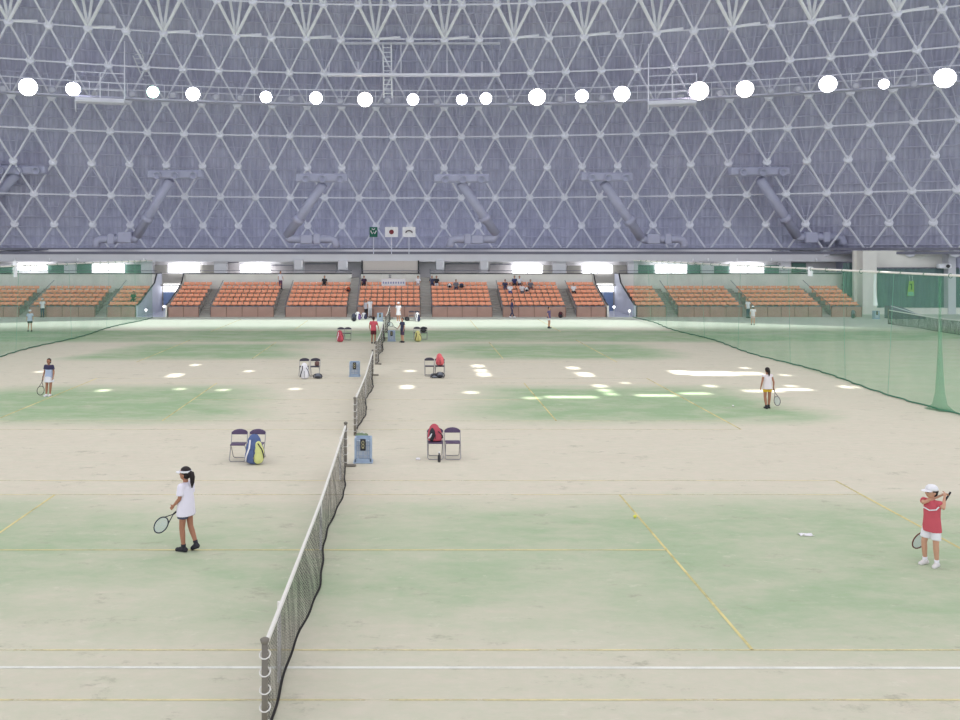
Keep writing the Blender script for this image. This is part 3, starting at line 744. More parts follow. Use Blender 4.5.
# banner
t = thing('banner', 'white banner with faint blue lettering hung over the middle block', 'banner', P(393.5, 286, 78.2))
wd, hh = 24 / FPX * 78.2, 7 / FPX * 78.2
for q in (-.48, .48): MB().tube((q * wd, .02, hh), (q * wd, 1.38, ZP - t.location.z + .02), .015, 5).build('cord', M_NETBAND, t)
MB().box((0, 0, hh / 2), (wd, .04, hh)).build('cloth', M_WHITE, t)
M_LET = mat('banner_lettering', (128, 138, 190), .8, .05)
lb = MB()
for i in range(9): lb.box((-wd * .42 + i * wd * .105, -.03, hh * .45), (wd * .06, .02, .09)); lb.box((-wd * .42 + i * wd * .105, -.03, hh * .45 + .02), (.04, .02, .2))
lb.build('lettering', M_LET, t)
t = thing('wall_emblem', 'small dark emblem on the wall above the white banner', 'emblem', P(390, 278.5, 79.5))
MB().box((0, 0, .1), (.22, .03, .05)).build('bar', M_DARK2, t); MB().path([(-.1, 0, .3), (.1, 0, .3), (0, 0, .16)], .025, 5, True).build('mark', M_DARK2, t)

# ------------------------------------------------------------------ right end: pillar, green curtains, sign
YR = 77.0
struct('wall_right', MB().bb(xpx(858, YR), 62, YR + .7, YR + 1.0, 0, 5.5), M_CONC)
struct('trim_40', MB().bb(xpx(861, YR), xpx(875, YR), YR - .3, YR + .7, 0, 5.5), M_CONC)
struct('trim_41', MB().bb(xpx(947, YR), xpx(954.5, YR), YR - .2, YR + .7, 0, 5.2), M_LILAC)
struct('trim_42', MB().bb(xpx(875, YR), 62, YR - .1, YR + .7, 0, zpx(308, YR)), M_CONC)
def curtain(label, x0, x1, y0, y1, Y, n):
    a, b = xpx(x0, Y), xpx(x1, Y); t = thing('curtain', label, 'curtain', (a, Y, zpx(y1, Y)))
    h = zpx(y0, Y) - zpx(y1, Y); nn = n * 4; f = [[((b - a) * i / nn, .08 * math.sin(i * PI / 2), z) for i in range(nn + 1)] for z in (0, h)]
    mb = MB().grid(f); mb.grid([[(x, y + .03, z) for x, y, z in r] for r in f[::-1]]); mb.build('cloth', M_CURTAIN, t, True)
    MB().tube((0, 0, h + .05), (b - a, 0, h + .05), .05, 6).build('rod', M_DARK2, t)
curtain('wide dark green curtain with the yellow-green number sign on it', 877, 947, 268.5, 307.5, YR + .45, 12)
curtain('dark green curtain cut by the right picture edge', 955, 985, 268.5, 307.5, YR + .45, 6)
curtain('narrow dark green curtain beside the narrow block at the right end', 843, 861, 263, 296, YR + 1.4, 5)
t = thing('number_sign', 'yellow-green hanging sign with the number 1 on the dark green curtain', 'sign', P(911, 296, YR + .2))
hh = 15 / FPX * YR; b2, t2 = .34, .20
MB().prism([(-b2, 0), (b2 * .75, 0), (t2 * 1.2, hh), (-t2 * .8, hh)], -.02, .02).build('board', mat('lime_sign', (152, 190, 84), .7, .15, 3), t)
MB().box((.03, -.035, hh * .62), (.09, .02, hh * .42)).box((-.05, -.035, hh * .78), (.12, .02, .08)).build('numeral', mat('sign_numeral', (58, 120, 40), .7, .05), t)
MB().prism([(-b2 * .9, .02), (b2 * .65, .02), (b2 * .6, hh * .28), (-b2 * .8, hh * .28)], -.035, -.021).build('lower_panel', mat('mint_panel', (134, 196, 160), .7, .05), t)
MB().tube((-.1, 0, hh), (-.1, .1, hh + .5), .012, 5).tube((.16, 0, hh), (.16, .1, hh + .5), .012, 5).build('cord', M_NETBAND, t)
for i, (x0, x1, y0, y1, lab) in enumerate(((938, 950, 262.5, 268.5, 'white projector-like unit on the ledge at the far right'),)):
    t = thing('wall_unit', lab, 'wall unit', P(944, 269, YR - .1)); MB().rbox((0, 0, .25), (1.1, .5, .4), .06).build('casing', M_WHITE_STEEL, t); MB().lathe((.15, -.3, .25), [(.13, -.05), (.16, .06)], 12, Matrix.Rotation(PI / 2, 3, 'X')).build('lens', M_DARK, t)

# ------------------------------------------------------------------ green dividing nets
M_GNET = sheet_material('green_netting', (132, 196, 160), 0.24)
def divider(label, X, ya, yb, ztop, side):
    t = thing('divider_net', label, 'net', (X, ya, 0))
    n = 220; L = yb - ya; rows = []
    rnd = random.Random(3 + side)
    ph = [rnd.uniform(0, 6) for _ in range(4)]
    def off(y, f):
        return (.045 * math.sin(y * 4.1 + ph[0]) + .02 * math.sin(y * 7.3 + ph[1])) * (.5 + .5 * f) + (.22 * math.sin(y * .45 + ph[2])) * f
    for j in range(7):
        f = 1 - j / 6
        rows.append([(off(L * i / n, f), L * i / n, ztop * (1 - f) + .03 * f) for i in range(n + 1)])
    MB().grid(rows).build('netting', M_GNET, t, True)
    MB().path([(off(L * i / n, 1), L * i / n, .045) for i in range(n + 1)], .03, 5).build('weight_rope', M_GROPE, t)
    MB().tube((0, 0, ztop + .04), (0, L, ztop + .04), .045, 6).build('top_pipe', M_NETBAND, t)
    mb = MB()
    for i in range(int(L / 1.5)): mb.path([(.07 * math.cos(a), i * 1.5 + .4, ztop + .02 + .08 * math.sin(a)) for a in [PI * 2 * q / 8 for q in range(8)]], .012, 4, True)
    tag(mb.build('ring', M_GROPE, t), kind='stuff')
    for yy in [L * q for q in (.12, .21, .33, .47, .62, .78, .9)]:
        MB().path([(off(yy, 1 - z / ztop) - .02 * side, yy, z) for z in [ztop * q / 10 for q in range(11)]], 0.008, 5).build('tie_cord', mat('pale_green_cord', (124, 172, 150), .9, .05), t)
    return t, L
t, L = divider('long green dividing net hanging along the right side of the courts', 18.4, 28.4, 73.2, 4.65, 1)
# gathered end of the net, with a pool of netting on the floor
mb = MB(); y0 = 30.9 - 28.4
mb.lathe((0, y0, 0), [(.42, .02), (.33, .06), (.2, .2), (.13, .6), (.09, 1.3), (.055, 2.2), (.035, 3.2), (.03, 4.6)], 14); mb.v = [(x * (1 + .18 * math.sin(math.atan2(y - y0, x) * 5)), y0 + (y - y0) * 1.3, z) for x, y, z in mb.v]
mb.build('gathered_end', sheet_material('green_netting_gathered', (120, 190, 150), .3), t, True)
MB().path([(.05, 35.3 - 28.4, 4.6), (.02, 35.3 - 28.4, 4.0), (.06, 35.3 - 28.4, 3.35)], [.05, .04, .09], 8).build('white_strap', M_WHITE_STEEL, t)
MB().tube((0, 40.9 - 28.4, 4.35), (0, 40.9 - 28.4, 4.78), .11, 10).build('white_sleeve', M_WHITE_STEEL, t)
t, L = divider('long green dividing net hanging along the left side of the courts', -21.2, 26.0, 73.2, 4.65, -1)
MB().tube((0, 47.8 - 26, 4.1), (0, 47.8 - 26, 4.95), .1, 10).build('white_sleeve', M_WHITE_STEEL, t)

# ------------------------------------------------------------------ tennis nets
M_NET = mesh_material('black_netting', (46, 43, 43), .045, .0135)
def tennis_net(label, X, yc, half=6.4, seed=1, detail=True, bulge=.16):
    t = thing('tennis_net', label, 'tennis net', (X, yc, 0)); rnd = random.Random(seed)
    hp, hc = 1.07, .93
    def top(y): return hc + (hp - hc) * min(1, abs(y) / half) ** 1.2
    n = 120; a, b, c = rnd.uniform(0, 6), rnd.uniform(0, 6), rnd.uniform(0, 6)
    def bx(y, f): return (bulge * (.55 + .45 * math.sin(y * 1.1 + a)) * math.sin(f * PI * .5) + .012 * math.sin(y * 5 + b) * f) * (1 - (abs(y) / half) ** 6)
    def bz(y): return .02 + .05 * max(0, math.sin(y * .9 + c)) * (1 - (abs(y) / half) ** 4)
    mb = MB(); mb.uv = []; rows = []
    for j in range(9):
        f = j / 8; row = []
        for i in range(n + 1):
            y = -half + .1 + (2 * half - .2) * i / n; zt, zb = top(y) - .03, bz(y); row.append((bx(y, f), y, zt + (zb - zt) * f)); mb.uv.append((y, f * 1.0))
        rows.append(row)
    mb.grid(rows).build('netting', M_NET, t)
    ys = [-half + .1 + (2 * half - .2) * i / 40 for i in range(41)]
    hb = MB(); hb.grid([[(dx, y, top(y) + dz) for y in ys] for dx, dz in ((-.018, -.055), (-.02, .0), (0, .012), (.02, .0), (.018, -.055), (-.018, -.055))]); hb.build('headband', M_NETBAND, t)
    MB().path([(bx(y, 1), y, bz(y)) for y in [-half + .1 + (2 * half - .2) * i / 80 for i in range(81)]], .018, 6).build('bottom_rope', M_ROPE, t)
    for s in (-1, 1):
        y = s * (half + .0)
        p = MB().tube((0, y, 0), (0, y, 1.1), .036, 12).lathe((0, y, 1.1), [(.045, -.01), (.055, .03), (.02, .05)], 12).build('post', M_POST, t, True)
        MB().rbox((.13, y, .03), (.28, .12, .06), .02).build('foot', M_POST, p)
        if detail:
            for q in range(5): MB().path([(.06 * math.cos(u), y - s * .02 + .06 * math.sin(u), .15 + q * .2 + .03 * math.sin(u)) for u in [2 * PI * i / 10 for i in range(10)]], .009, 4, True).build('lacing', M_NETBAND, p)
    for s in ((-1, 1) if detail else ()):
        y = s * (4.115 + .914); MB().tube((-.03, y, 0), (-.03, y, top(y)), .025, 8).build('singles_stick', M_NETBAND, t)
    MB().bb(-.02, .02, -.03, .03, 0, hc).build('center_strap', M_NETBAND, t)
    return t
for i, yc in enumerate(YC):
    tennis_net(['dark tennis net of the nearest court, white headband toward the camera', 'dark tennis net of the second court from the camera', 'dark tennis net of the third court from the camera', 'dark tennis net of the farthest court, just before the stands'][i], NETX, yc, 6.35, 5 + i)
tennis_net('low tennis net on the neighbouring court beyond the right dividing net', 35.9, 60.4, 6.4, 11, False, .05)

# ------------------------------------------------------------------ folding chairs, bags, score crates
def make_chair(pad, label, loc, rz, group):
    t = thing('folding_chair', label, 'chair', loc, rz, group); w2 = .21
    # backrest tubes run down to the front feet, the other frame from seat to rear feet
    MB().path([(-w2, .16, .72), (-w2, .1, .5), (-w2 + .005, -.2, .05), (-w2 + .04, -.22, .015), (w2 - .04, -.22, .015), (w2 - .005, -.2, .05), (w2, .1, .5), (w2, .16, .72)], .0115, 8).build('front_frame', M_CHROME, t, True)
    v = .185
    MB().path([(-v, -.14, .42), (-v, .02, .3), (-v, .22, .05), (-v + .03, .235, .015), (v - .03, .235, .015), (v, .22, .05), (v, .02, .3), (v, -.14, .42)], .0115, 8).build('rear_frame', M_CHROME, t, True)
    MB().rbox((0, -.03, .435), (.39, .34, .035), .014).build('seat', pad, t)
    # domed backrest pad
    pts = [(-.215, .65), (.215, .65), (.215, .68)] + [(.215 * math.cos(a), .68 + .10 * math.sin(a)) for a in [PI * i / 12 for i in range(1, 12)]] + [(-.215, .68)]
    bk = MB().prism(pts, .135, .185); bk.v = [(x, y + .03 * (1 - (x / .215) ** 2) + (z - .66) * .1, z) for x, y, z in bk.v]; bk.build('backrest', pad, t)
    MB().tube((-w2, .07, .45), (w2, .07, .45), .009, 6).build('cross_bar', M_CHROME, t)
    return t
def lump(mb, parts):
    for c, r in parts: mb.ball(c, r, 14, 9)
    return mb
def remesh(mb, name, m, parent=None, voxel=.02, smooth=6, extra=None):
    me = mb.mesh(name); o = bpy.data.objects.new('tmp', me); COL.objects.link(o)
    r = o.modifiers.new('r', 'REMESH'); r.mode = 'VOXEL'; r.voxel_size = voxel
    s = o.modifiers.new('s', 'SMOOTH'); s.factor = .5; s.iterations = smooth
    dg = bpy.context.evaluated_depsgraph_get(); me2 = bpy.data.meshes.new_from_object(o.evaluated_get(dg)); bpy.data.objects.remove(o); bpy.data.meshes.remove(me)
    me2.name = name; me2.materials.clear()
    for x in (m if isinstance(m, list) else [m]): me2.materials.append(x)
    me2.polygons.foreach_set('use_smooth', [True] * len(me2.polygons))
    if extra: extra(me2)
    o = bpy.data.objects.new(name, me2); COL.objects.link(o)
    if parent: o.parent = parent
    return o
def racket_bag(label, loc, rz, cols, h=.72, w_=.34, lean=.15, flip=False):
    """tall soft racket bag: body, side pocket, flap, strap, base"""
    t = thing('racket_bag', label, 'bag', loc, rz); a, b, c = cols
    mb = MB(); lump(mb, [((0, 0, .13), (w_ * .5, .13, .13)), ((0, .01, h * .3), (w_ * .52, .14, .2)), ((-.01, .03, h * .55), (w_ * .46, .12, .2)), ((-.02, .05, h * .78), (w_ * .36, .09, .17)), ((-.02, .06, h * .92), (w_ * .26, .06, .09))])
    mb.v = [(x, y + lean * z * .5, max(z, .005)) for x, y, z in mb.v]
    remesh(mb, 'main_body', a, t, .02, 5)
    mb = MB(); lump(mb, [((w_ * .22, -.07, .18), (w_ * .3, .10, .16)), ((w_ * .26, -.05, h * .42), (w_ * .26, .1, .2)), ((w_ * .2, -.02, h * .62), (w_ * .2, .09, .14))])
    mb.v = [(x, y + lean * z * .5, max(z, .005)) for x, y, z in mb.v]
    if flip: mb.v = [(-x * .7 - .01, y, z) for x, y, z in mb.v]; mb.f = [f[::-1] for f in mb.f]
    remesh(mb, 'side_pocket', b, t, .02, 5)
    MB().path([(-w_ * .2, -.06 + lean * .04, h * .86), (-w_ * .22, -.13, h * .6), (-w_ * .36, -.15, h * .34), (-w_ * .42, -.1, .1)], .022, 6).build('strap', c, t, True)
    MB().path([(w_ * .2, -.08, h * .75), (w_ * .42, -.1, h * .55), (w_ * .52, -.08, h * .3), (w_ * .42, -.08, .1)], .014, 6).build('strap', M_BLACK, t, True)
    MB().path([(w_ * .02, -.155 + lean * z * .5, z) for z in (.08, h * .25, h * .4, h * .55)], .008, 5).build('zip', M_BLACK, t)
    MB().path([(-.08, .05 + lean * h * .5, h * .95), (-.05, .05 + lean * h * .5, h * 1.02), (.02, .05 + lean * h * .5, h * 1.02), (.05, .05 + lean * h * .5, h * .95)], .012, 6).build('handle', M_BLACK, t)
    return t
def backpack(label, loc, rz, cols, h=.42):
    t = thing('backpack', label, 'bag', loc, rz); a, b = cols
    mb = lump(MB(), [((0, 0, h * .3), (.17, .11, h * .32)), ((0, .01, h * .6), (.16, .1, h * .36)), ((0, .02, h * .85), (.11, .07, h * .18))]); mb.v = [(x, y, max(z, .004)) for x, y, z in mb.v]
    remesh(mb, 'main_body', a, t, .02, 5)
    mb = lump(MB(), [((0, -.1, h * .32), (.12, .06, h * .26))]); mb.v = [(x, y, max(z, .006)) for x, y, z in mb.v]; mb.build('front_pocket', b, t, True)
    for s in (-1, 1): MB().path([(s * .08, -.03, h * .95), (s * .16, -.1, h * .8), (s * .19, -.11, h * .45), (s * .16, -.06, h * .12)], .018, 6).build('strap', b, t, True)
    return t
def crate(label, loc, rz=0.0, wd=.44, h=.66, d=.32):
    t = thing('score_crate', label, 'crate', loc, rz)
    fr = MB(); x, y = wd / 2, d / 2
    for sx in (-1, 1):
        for sy in (-1, 1): fr.rbox((sx * (x - .025), sy * (y - .025), h / 2), (.06, .06, h), .015)
    for sy in (-1, 1):
        fr.box((0, sy * (y - .02), h - .03), (wd - .06, .04, .06)); fr.box((0, sy * (y - .02), .06), (wd, .05, .12))
    for sx in (-1, 1):
        fr.box((sx * (x - .02), 0, h - .03), (.04, d - .06, .06)); fr.box((sx * (x - .02), 0, .06), (.05, d, .12))
    fr.rbox((0, 0, .02), (wd + .07, d + .05, .04), .012); fr.build('frame', M_BLUEP, t)
    for sy in (-1, 1):
        g = MB()
        for q in (-.26, 0.0, .26): g.box((q * wd * 1.05, sy * (y - .02), h / 2), (.022, .025, h - .1))
        for q in (.3, .5, .7, .86): g.box((0, sy * (y - .02), h * q), (wd - .08, .025, .022))
        g.build('lattice', mat('pale_blue_plastic', (186, 200, 218), .5, .06), t)
    for sx in (-1, 1):
        g = MB()
        for q in (.3, .5, .7, .86): g.box((sx * (x - .02), 0, h * q), (.025, d - .08, .022))
        g.box((sx * (x - .02), 0, h / 2), (.025, .022, h - .1)); g.build('side_lattice', M_BLUEP, t)
    MB().box((0, .02, h * .5), (wd - .1, d - .12, h - .2)).build('liner', mat('crate_liner', (222, 228, 234), .8, .08), t)
    c = MB().rbox((0, -y - .01, h * .74), (.14, .05, .3), .012).build('counter', M_BLACK, t)
    dg = MB()
    for zc in (h * .83, h * .7): dg.path([(.03 * math.cos(u), -y - .04, zc + .045 * math.sin(u)) for u in [2 * PI * i / 10 for i in range(10)]], .007, 5, True); 
    dg.box((0, -y - .04, h * .62), (.06, .008, .012)); dg.build('digits', mat('counter_digits', (222, 214, 170), .6, .05), c)
    return t
M_BLUEBAG = mat('royal_blue_bag', (92, 110, 154), .7, .1); M_LIME = mat('lime_bag', (222, 226, 148), .7, .08); M_CHAIRK = mat('dark_grey_vinyl', (66, 62, 74), .45, .1)
M_REDBAG = mat('red_bag', (190, 84, 98), .7, .1); M_PINK = mat('coral_bag', (226, 112, 116), .7, .08); M_YELB = mat('pale_yellow_bag', (222, 214, 140), .7, .08); M_GREYB = mat('grey_bag', (120, 124, 134), .7, .1)
def at(px, py, rz=0.0): return G(px, py), rz
# nearest row (between the first two courts)
ch = 'folding chairs beside the courts'
def chair(px, py, label, pad=M_PURPLE, rz=0.0):
    p = G(px, py); p.y += .22; return make_chair(pad, label, p, rz, ch)
chair(237, 462, 'empty purple folding chair left of the blue and lime bag'); chair(255, 462, 'purple folding chair behind the blue and lime bag', M_PURPLE, -.06)
p = G(254.5, 464); p.y -= .02
racket_bag('blue and lime racket bag leaning on a purple folding chair', p, 0, (M_BLUEBAG, M_LIME, M_WHITE), .74, .50)
chair(435.5, 460, 'folding chair with the red and black bag on its seat'); chair(453, 460, 'empty purple folding chair right of the red and black bag')
p = G(436, 460); b = racket_bag('red and black bag sitting on a folding chair seat', Vector((p.x - .02, p.y + .2, .462)), 0, (M_REDBAG, M_BLACK, M_WHITE), .36, .40, .1, True)
p = G(439, 461); t = thing('drink_bottle', 'dark bottle on the floor under the red and black bag', 'bottle', (p.x, p.y - .12, 0)); MB().lathe((0, 0, 0), [(.035, 0), (.04, .02), (.04, .16), (.018, .2), (.018, .24)], 12).build('body', M_DARK, t, True); MB().lathe((0, 0, .24), [(.02, 0), (.02, .03)], 10).build('cap', M_WHITE, t)
p = G(363, 463.5); p.y += .16; crate('blue plastic crate with a black counter, nearest the camera', p)
p = G(362, 437); t = thing('shoe_bag', 'small crumpled green and white bag behind the nearest blue crate', 'bag', p); remesh(lump(MB(), [((-.06, 0, .06), (.13, .1, .07)), ((.09, .03, .05), (.1, .08, .06))]), 'body', mat('sage_bag', (120, 138, 110), .8, .1), t, .015, 3); MB().path([(-.05, 0, .12), (0, 0, .17), (.08, .02, .1)], .012, 5).build('strap', M_WHITE, t)
# second row
chair(303.5, 377, 'dark folding chair behind the two-tone white and black bag', M_CHAIRK); chair(314.5, 377, 'dark folding chair with a brown pouch, right of white bag', M_CHAIRK)
racket_bag('white and black racket bag leaning on a dark folding chair', G(304.5, 379), 0, (M_WHITE, M_WHITE, M_BLACK), .66, .40)
backpack('small grey bag on the floor under the chair with a brown pouch', G(318, 378.5), 0, (M_GREYB, M_DARK), .22)
p = G(317, 377); t = thing('pouch', 'brown pouch on a dark folding chair seat', 'pouch', (p.x - .02, p.y + .2, .462)); MB().rbox((0, 0, .1), (.2, .14, .2), .04).build('body', mat('brown_pouch', (120, 92, 88), .8, .1), t); MB().path([(-.06, 0, .2), (0, 0, .26), (.06, 0, .2)], .01, 5).build('handle', M_BLACK, t)
p = G(354.5, 377); p.y += .16; crate('blue crate with a black counter between second and third courts', p)
chair(429.5, 376.5, 'dark folding chair left of the coral bag', M_CHAIRK); chair(440, 376.5, 'folding chair with the coral bag on its seat', M_CHAIRK)
p = G(440, 376.5); racket_bag('coral racket bag standing on a folding chair seat', Vector((p.x, p.y + .2, .462)), 0, (M_PINK, M_PINK, M_RED), .46, .36, .05)
backpack('dark grey backpack on the floor beneath the coral bag', G(440, 378), 0, (M_GREYB, M_BLACK), .26)
backpack('small dark grey bag on the floor left of the backpack beneath the coral bag', G(434.5, 378), 0, (M_DARK, M_GREYB), .2)
# third row
chair(340.5, 340.5, 'folding chair behind the red racket bag', M_CHAIRK); chair(347.5, 340.5, 'empty dark folding chair right of the red racket bag', M_CHAIRK)
racket_bag('red racket bag leaning on a folding chair before the stands', G(340, 342), 0, (M_REDBAG, M_RED, M_WHITE), .68, .44)
p = G(391.5, 341.5); p.y += .16; crate('blue crate between third and fourth courts, left of the navy-clad person', p)
chair(417, 340, 'dark folding chair behind the pale yellow bag', M_CHAIRK); chair(424, 340, 'dark folding chair right of the pale yellow bag', M_CHAIRK)
racket_bag('pale yellow racket bag leaning on a dark folding chair', G(418, 341.5), 0, (M_YELB, M_YELB, M_BLACK), .62, .42)
p = G(423.5, 340); backpack('black bag on a folding chair right of the yellow bag', Vector((p.x, p.y + .2, .462)), 0, (M_BLACK, M_DARK), .34)
# fourth row, by the stands
backpack('dark backpack at the left end of the bags before the stairs', G(354, 321.5), 0, (mat('slate_bag', (72, 74, 92), .8, .1), M_BLACK), .62)
racket_bag('white and violet bag beside the dark backpack before the stairs', G(358, 320), .1, (M_WHITE, mat('violet_bag', (120, 92, 150), .7, .1), M_BLACK), .62, .5)
racket_bag('small white and dark bag nearest the pair in white shirts', G(364, 319.5), 0, (M_WHITE, M_NAVY, M_BLACK), .5, .5)
p = G(380, 321.5); p.y += .1; crate('blue crate nearest the stands, beside the farthest net', p)
chair(411.5, 321, 'dark folding chair nearest the stands, left of the white bag', M_CHAIRK); chair(417, 321, 'dark folding chair behind the white bag near the stands', M_CHAIRK)
racket_bag('white bag with dark pocket leaning on the chair nearest the stands', G(417.5, 321.8), 0, (M_WHITE, M_NAVY, M_BLACK), .7, .42)
backpack('small black bag on the pale walkway left of the farthest chairs', G(407, 321), 0, (M_BLACK, M_DARK), .34)
# right far corner
backpack('grey bags heaped beside the narrow end block at the right', G(853, 318.5), 0, (M_GREYB, M_DARK), .7)
p = G(876, 319); crate('blue crate standing before the pillar at the far right', p)
p = G(905, 318.5); t = thing('ramp', 'dark sloping ramp before the wide green curtain', 'ramp', p); MB().prism([(-1.4, 0), (1.4, 0), (1.4, .12), (-.6, 1.0), (-1.4, 1.0)], -.5, .5).build('body', M_DARK2, t); MB().tube((-1.4, -.5, 1.05), (1.4, -.5, .2), .04, 6).build('rail', M_LILAC, t)
backpack('dark red bag by the front panel of the second block left of the right passage', G(560.5, 317.8), 0, (mat('maroon_bag', (96, 48, 60), .8, .1), M_BLACK), .5)
# small things on the turf
M_BALL = mat('ball_felt', (222, 220, 96), .9, .05)
p = G(635, 518); tag(MB().ball((0, 0, .034), .034, 14, 9).build('tennis_ball', M_BALL, None, True, p), 'yellow tennis ball lying on the right service line', 'ball')
p = P(733, 395, 31.5); tag(MB().ball((0, 0, 0), .035, 12, 8).build('tennis_ball', mat('white_ball', (240, 240, 230), .9, .03), None, True, (p.x, p.y, .035)), 'white ball on the turf left of the player in yellow shorts', 'ball')
p = G(806, 535); t = MB(); t.grid([[(x, y, .012 + .02 * math.sin(x * 30) * math.cos(y * 22)) for x in (-.14, -.05, .05, .14)] for y in (-.08, 0, .08)]); tag(t.build('towel', M_WHITE, None, True, p), 'small white cloth lying on the turf left of the child in red', 'cloth')
p = G(418, 460); tag(MB().rbox((0, 0, .03), (.12, .08, .06), .02).build('ball_case', M_WHITE, None, False, p), 'small white case on the floor left of the red bag chair', 'case')

# ------------------------------------------------------------------ rackets
def racket(label, grip, direction, normal, L=.69, frame=M_BLACK, strings=None, gripm=M_BLACK):
    grip = Vector(grip); d = Vector(direction).normalized(); n = Vector(normal); n = (n - d * n.dot(d)).normalized(); s = d.cross(n)
    t = thing('tennis_racket', label, 'racket', grip)
    R = lambda x, y, z=0: d * x + s * y + n * z
    cx, hx, hy = L - .17, .17, .125
    MB().tube(R(-.02, 0), R(.2, 0), .016, 8).build('grip', gripm, t, True)
    MB().path([R(cx + hx * math.cos(u), hy * math.sin(u)) for u in [2 * PI * i / 28 for i in range(28)]], .012, 6, True).build('frame', frame, t, True)
    th = MB()
    for q in (-1, 1): th.tube(R(.2, 0), R(cx - hx * .8, q * hy * .6), .010, 6)
    th.build('throat', frame, t, True)
    st = MB()
    for i in range(-6, 7):
        y = i * hy / 7; e = hx * math.sqrt(1 - (y / hy) ** 2); st.tube(R(cx - e, y), R(cx + e, y), .0018, 4)
    for i in range(-8, 9):
        x = i * hx / 9; e = hy * math.sqrt(1 - (x / hx) ** 2); st.tube(R(cx + x, -e), R(cx + x, e), .0018, 4)
    st.build('strings', strings or mat('racket_string', (176, 196, 206), .5, .05), t)
    return t

# ------------------------------------------------------------------ people
def person(label, loc, H, face, j=None, top=M_WHITE, sleeve=.55, top_len=.47, bottom=M_NAVY, bottom_len=.40, bkind='shorts', shoe=M_WHITE, sock=None, skin=M_SKIN,
           hair='short', hat=None, hat_kind='cap', voxel=.012, child=False, detail=True, tops=None, long_pants=False, loose=1.0, headyaw=0.0):
    """forward is -Y, the person's left is +X; joint positions in units of the height"""
    t = thing('person', label, 'person', loc, face)
    J = dict(hipL=(.052, 0, .505), hipR=(-.052, 0, .505), kneeL=(.056, -.012, .275), kneeR=(-.056, -.012, .275), ankL=(.056, .01, .045), ankR=(-.056, .01, .045),
             toeL=(.066, -.085, .016), toeR=(-.066, -.085, .016), pel=(0, 0, .535), waist=(0, 0, .61), chest=(0, 0, .715), neck=(0, .004, .815), head=(0, -.012, .915),
             shL=(.103, 0, .785), shR=(-.103, 0, .785), elL=(.135, .012, .635), elR=(-.135, .012, .635), wrL=(.142, -.03, .505), wrR=(-.142, -.03, .505))
    if j: J.update(j)
    V = {k: Vector(v) * H for k, v in J.items()}
    if child: hs = 1.14
    else: hs = 1.0
    hr = .066 * H * hs
    Mh = Matrix.Rotation(headyaw, 3, 'Z')
    body = MB(); h = H
    body.capsule(V['hipL'], V['kneeL'], .048 * h, .034 * h); body.capsule(V['hipR'], V['kneeR'], .048 * h, .034 * h)
    for s in 'LR':
        k, a, to = V['knee' + s], V['ank' + s], V['toe' + s]; body.capsule(k.lerp(a, .28), k, .034 * h, .033 * h); body.capsule(k.lerp(a, .28), a, .034 * h, .021 * h)
        heel = a + (a - to).normalized() * .02 * h; heel.z = a.z - .025 * h; body.capsule(heel, to, .021 * h, .016 * h)
        S, E, W = V['sh' + s], V['el' + s], V['wr' + s]
        body.capsule(S, E, .029 * h, .022 * h); body.capsule(E, E.lerp(W, .3), .022 * h, .023 * h); body.capsule(E.lerp(W, .3), W, .023 * h, .0145 * h)
        body.capsule(V['chest'] + Vector((0, 0, .03 * h)), S, .045 * h, .032 * h)
        # hand
        f = (W - E).normalized(); side = Vector((0, -1, 0)); side = side - f * side.dot(f); side = side.normalized() if side.length > .1 else Vector((1, 0, 0))
        inn = f.cross(side).normalized(); inn = inn if (inn.x < 0) == (s == 'L') else -inn
        pc = W + f * .032 * h
        Mx = Matrix((side, inn, f)).transposed()
        body.ball(pc, (.024 * h, .012 * h, .034 * h), 12, 8, Mx)
        if detail:
            for i, (o, ln) in enumerate(((-.017, .85), (-.006, 1.0), (.006, 1.05), (.017, .92))):
                b0 = pc + f * .024 * h + side * o * h; b1 = b0 + (f * .8 + inn * .45).normalized() * .024 * h * ln; b2 = b1 + (f * .25 + inn).normalized() * .02 * h * ln
                body.capsule(pc + side * o * h * .7, b0, .0062 * h, .0058 * h, 8); body.capsule(b0, b1, .0058 * h, .0054 * h, 8); body.capsule(b1, b2, .0054 * h, .0046 * h, 8)
            tb = pc - f * .012 * h + side * .02 * h; t1 = tb + (side * .7 + f * .6 + inn * .3).normalized() * .024 * h; t2 = t1 + (f * .8 + inn * .6).normalized() * .02 * h
            body.capsule(pc - f * .01 * h, tb, .009 * h, .008 * h, 8); body.capsule(tb, t1, .0075 * h, .0065 * h, 8); body.capsule(t1, t2, .0065 * h, .0052 * h, 8)
        else: body.capsule(pc, pc + f * .03 * h, .014 * h, .01 * h)
    up = (V['chest'] - V['pel']).normalized()
    body.ball(V['pel'], (.082 * h, .06 * h, .062 * h), 16, 10); body.ball(V['waist'], (.07 * h, .05 * h, .075 * h), 16, 10); body.ball(V['chest'], (.088 * h, .058 * h, .095 * h), 16, 10)
    body.capsule(V['chest'] + up * .05 * h, V['head'] - Vector((0, 0, .02 * h)), .032 * h, .029 * h)
    hc = V['head']; R = lambda x, y, z: hc + Mh @ Vector((x * hr, y * hr, z * hr))
    body.ball(R(0, .05, .12), (hr * .80, hr * .92, hr * .98), 18, 12, Mh); body.ball(R(0, -.2, -.35), (hr * .62, hr * .66, hr * .66), 14, 10, Mh); body.ball(R(0, -.42, -.72), (hr * .3, hr * .3, hr * .26), 10, 8, Mh)
    body.ball(R(0, -.92, -.18), (hr * .13, hr * .2, hr * .2), 10, 8, Mh)
    for s in (-1, 1): body.ball(R(s * .8, .12, -.12), (hr * .1, hr * .18, hr * .25), 8, 6, Mh)
    eyes = [R(.32, -.82, .04), R(-.32, -.82, .04)]; mouth = R(0, -.82, -.55)
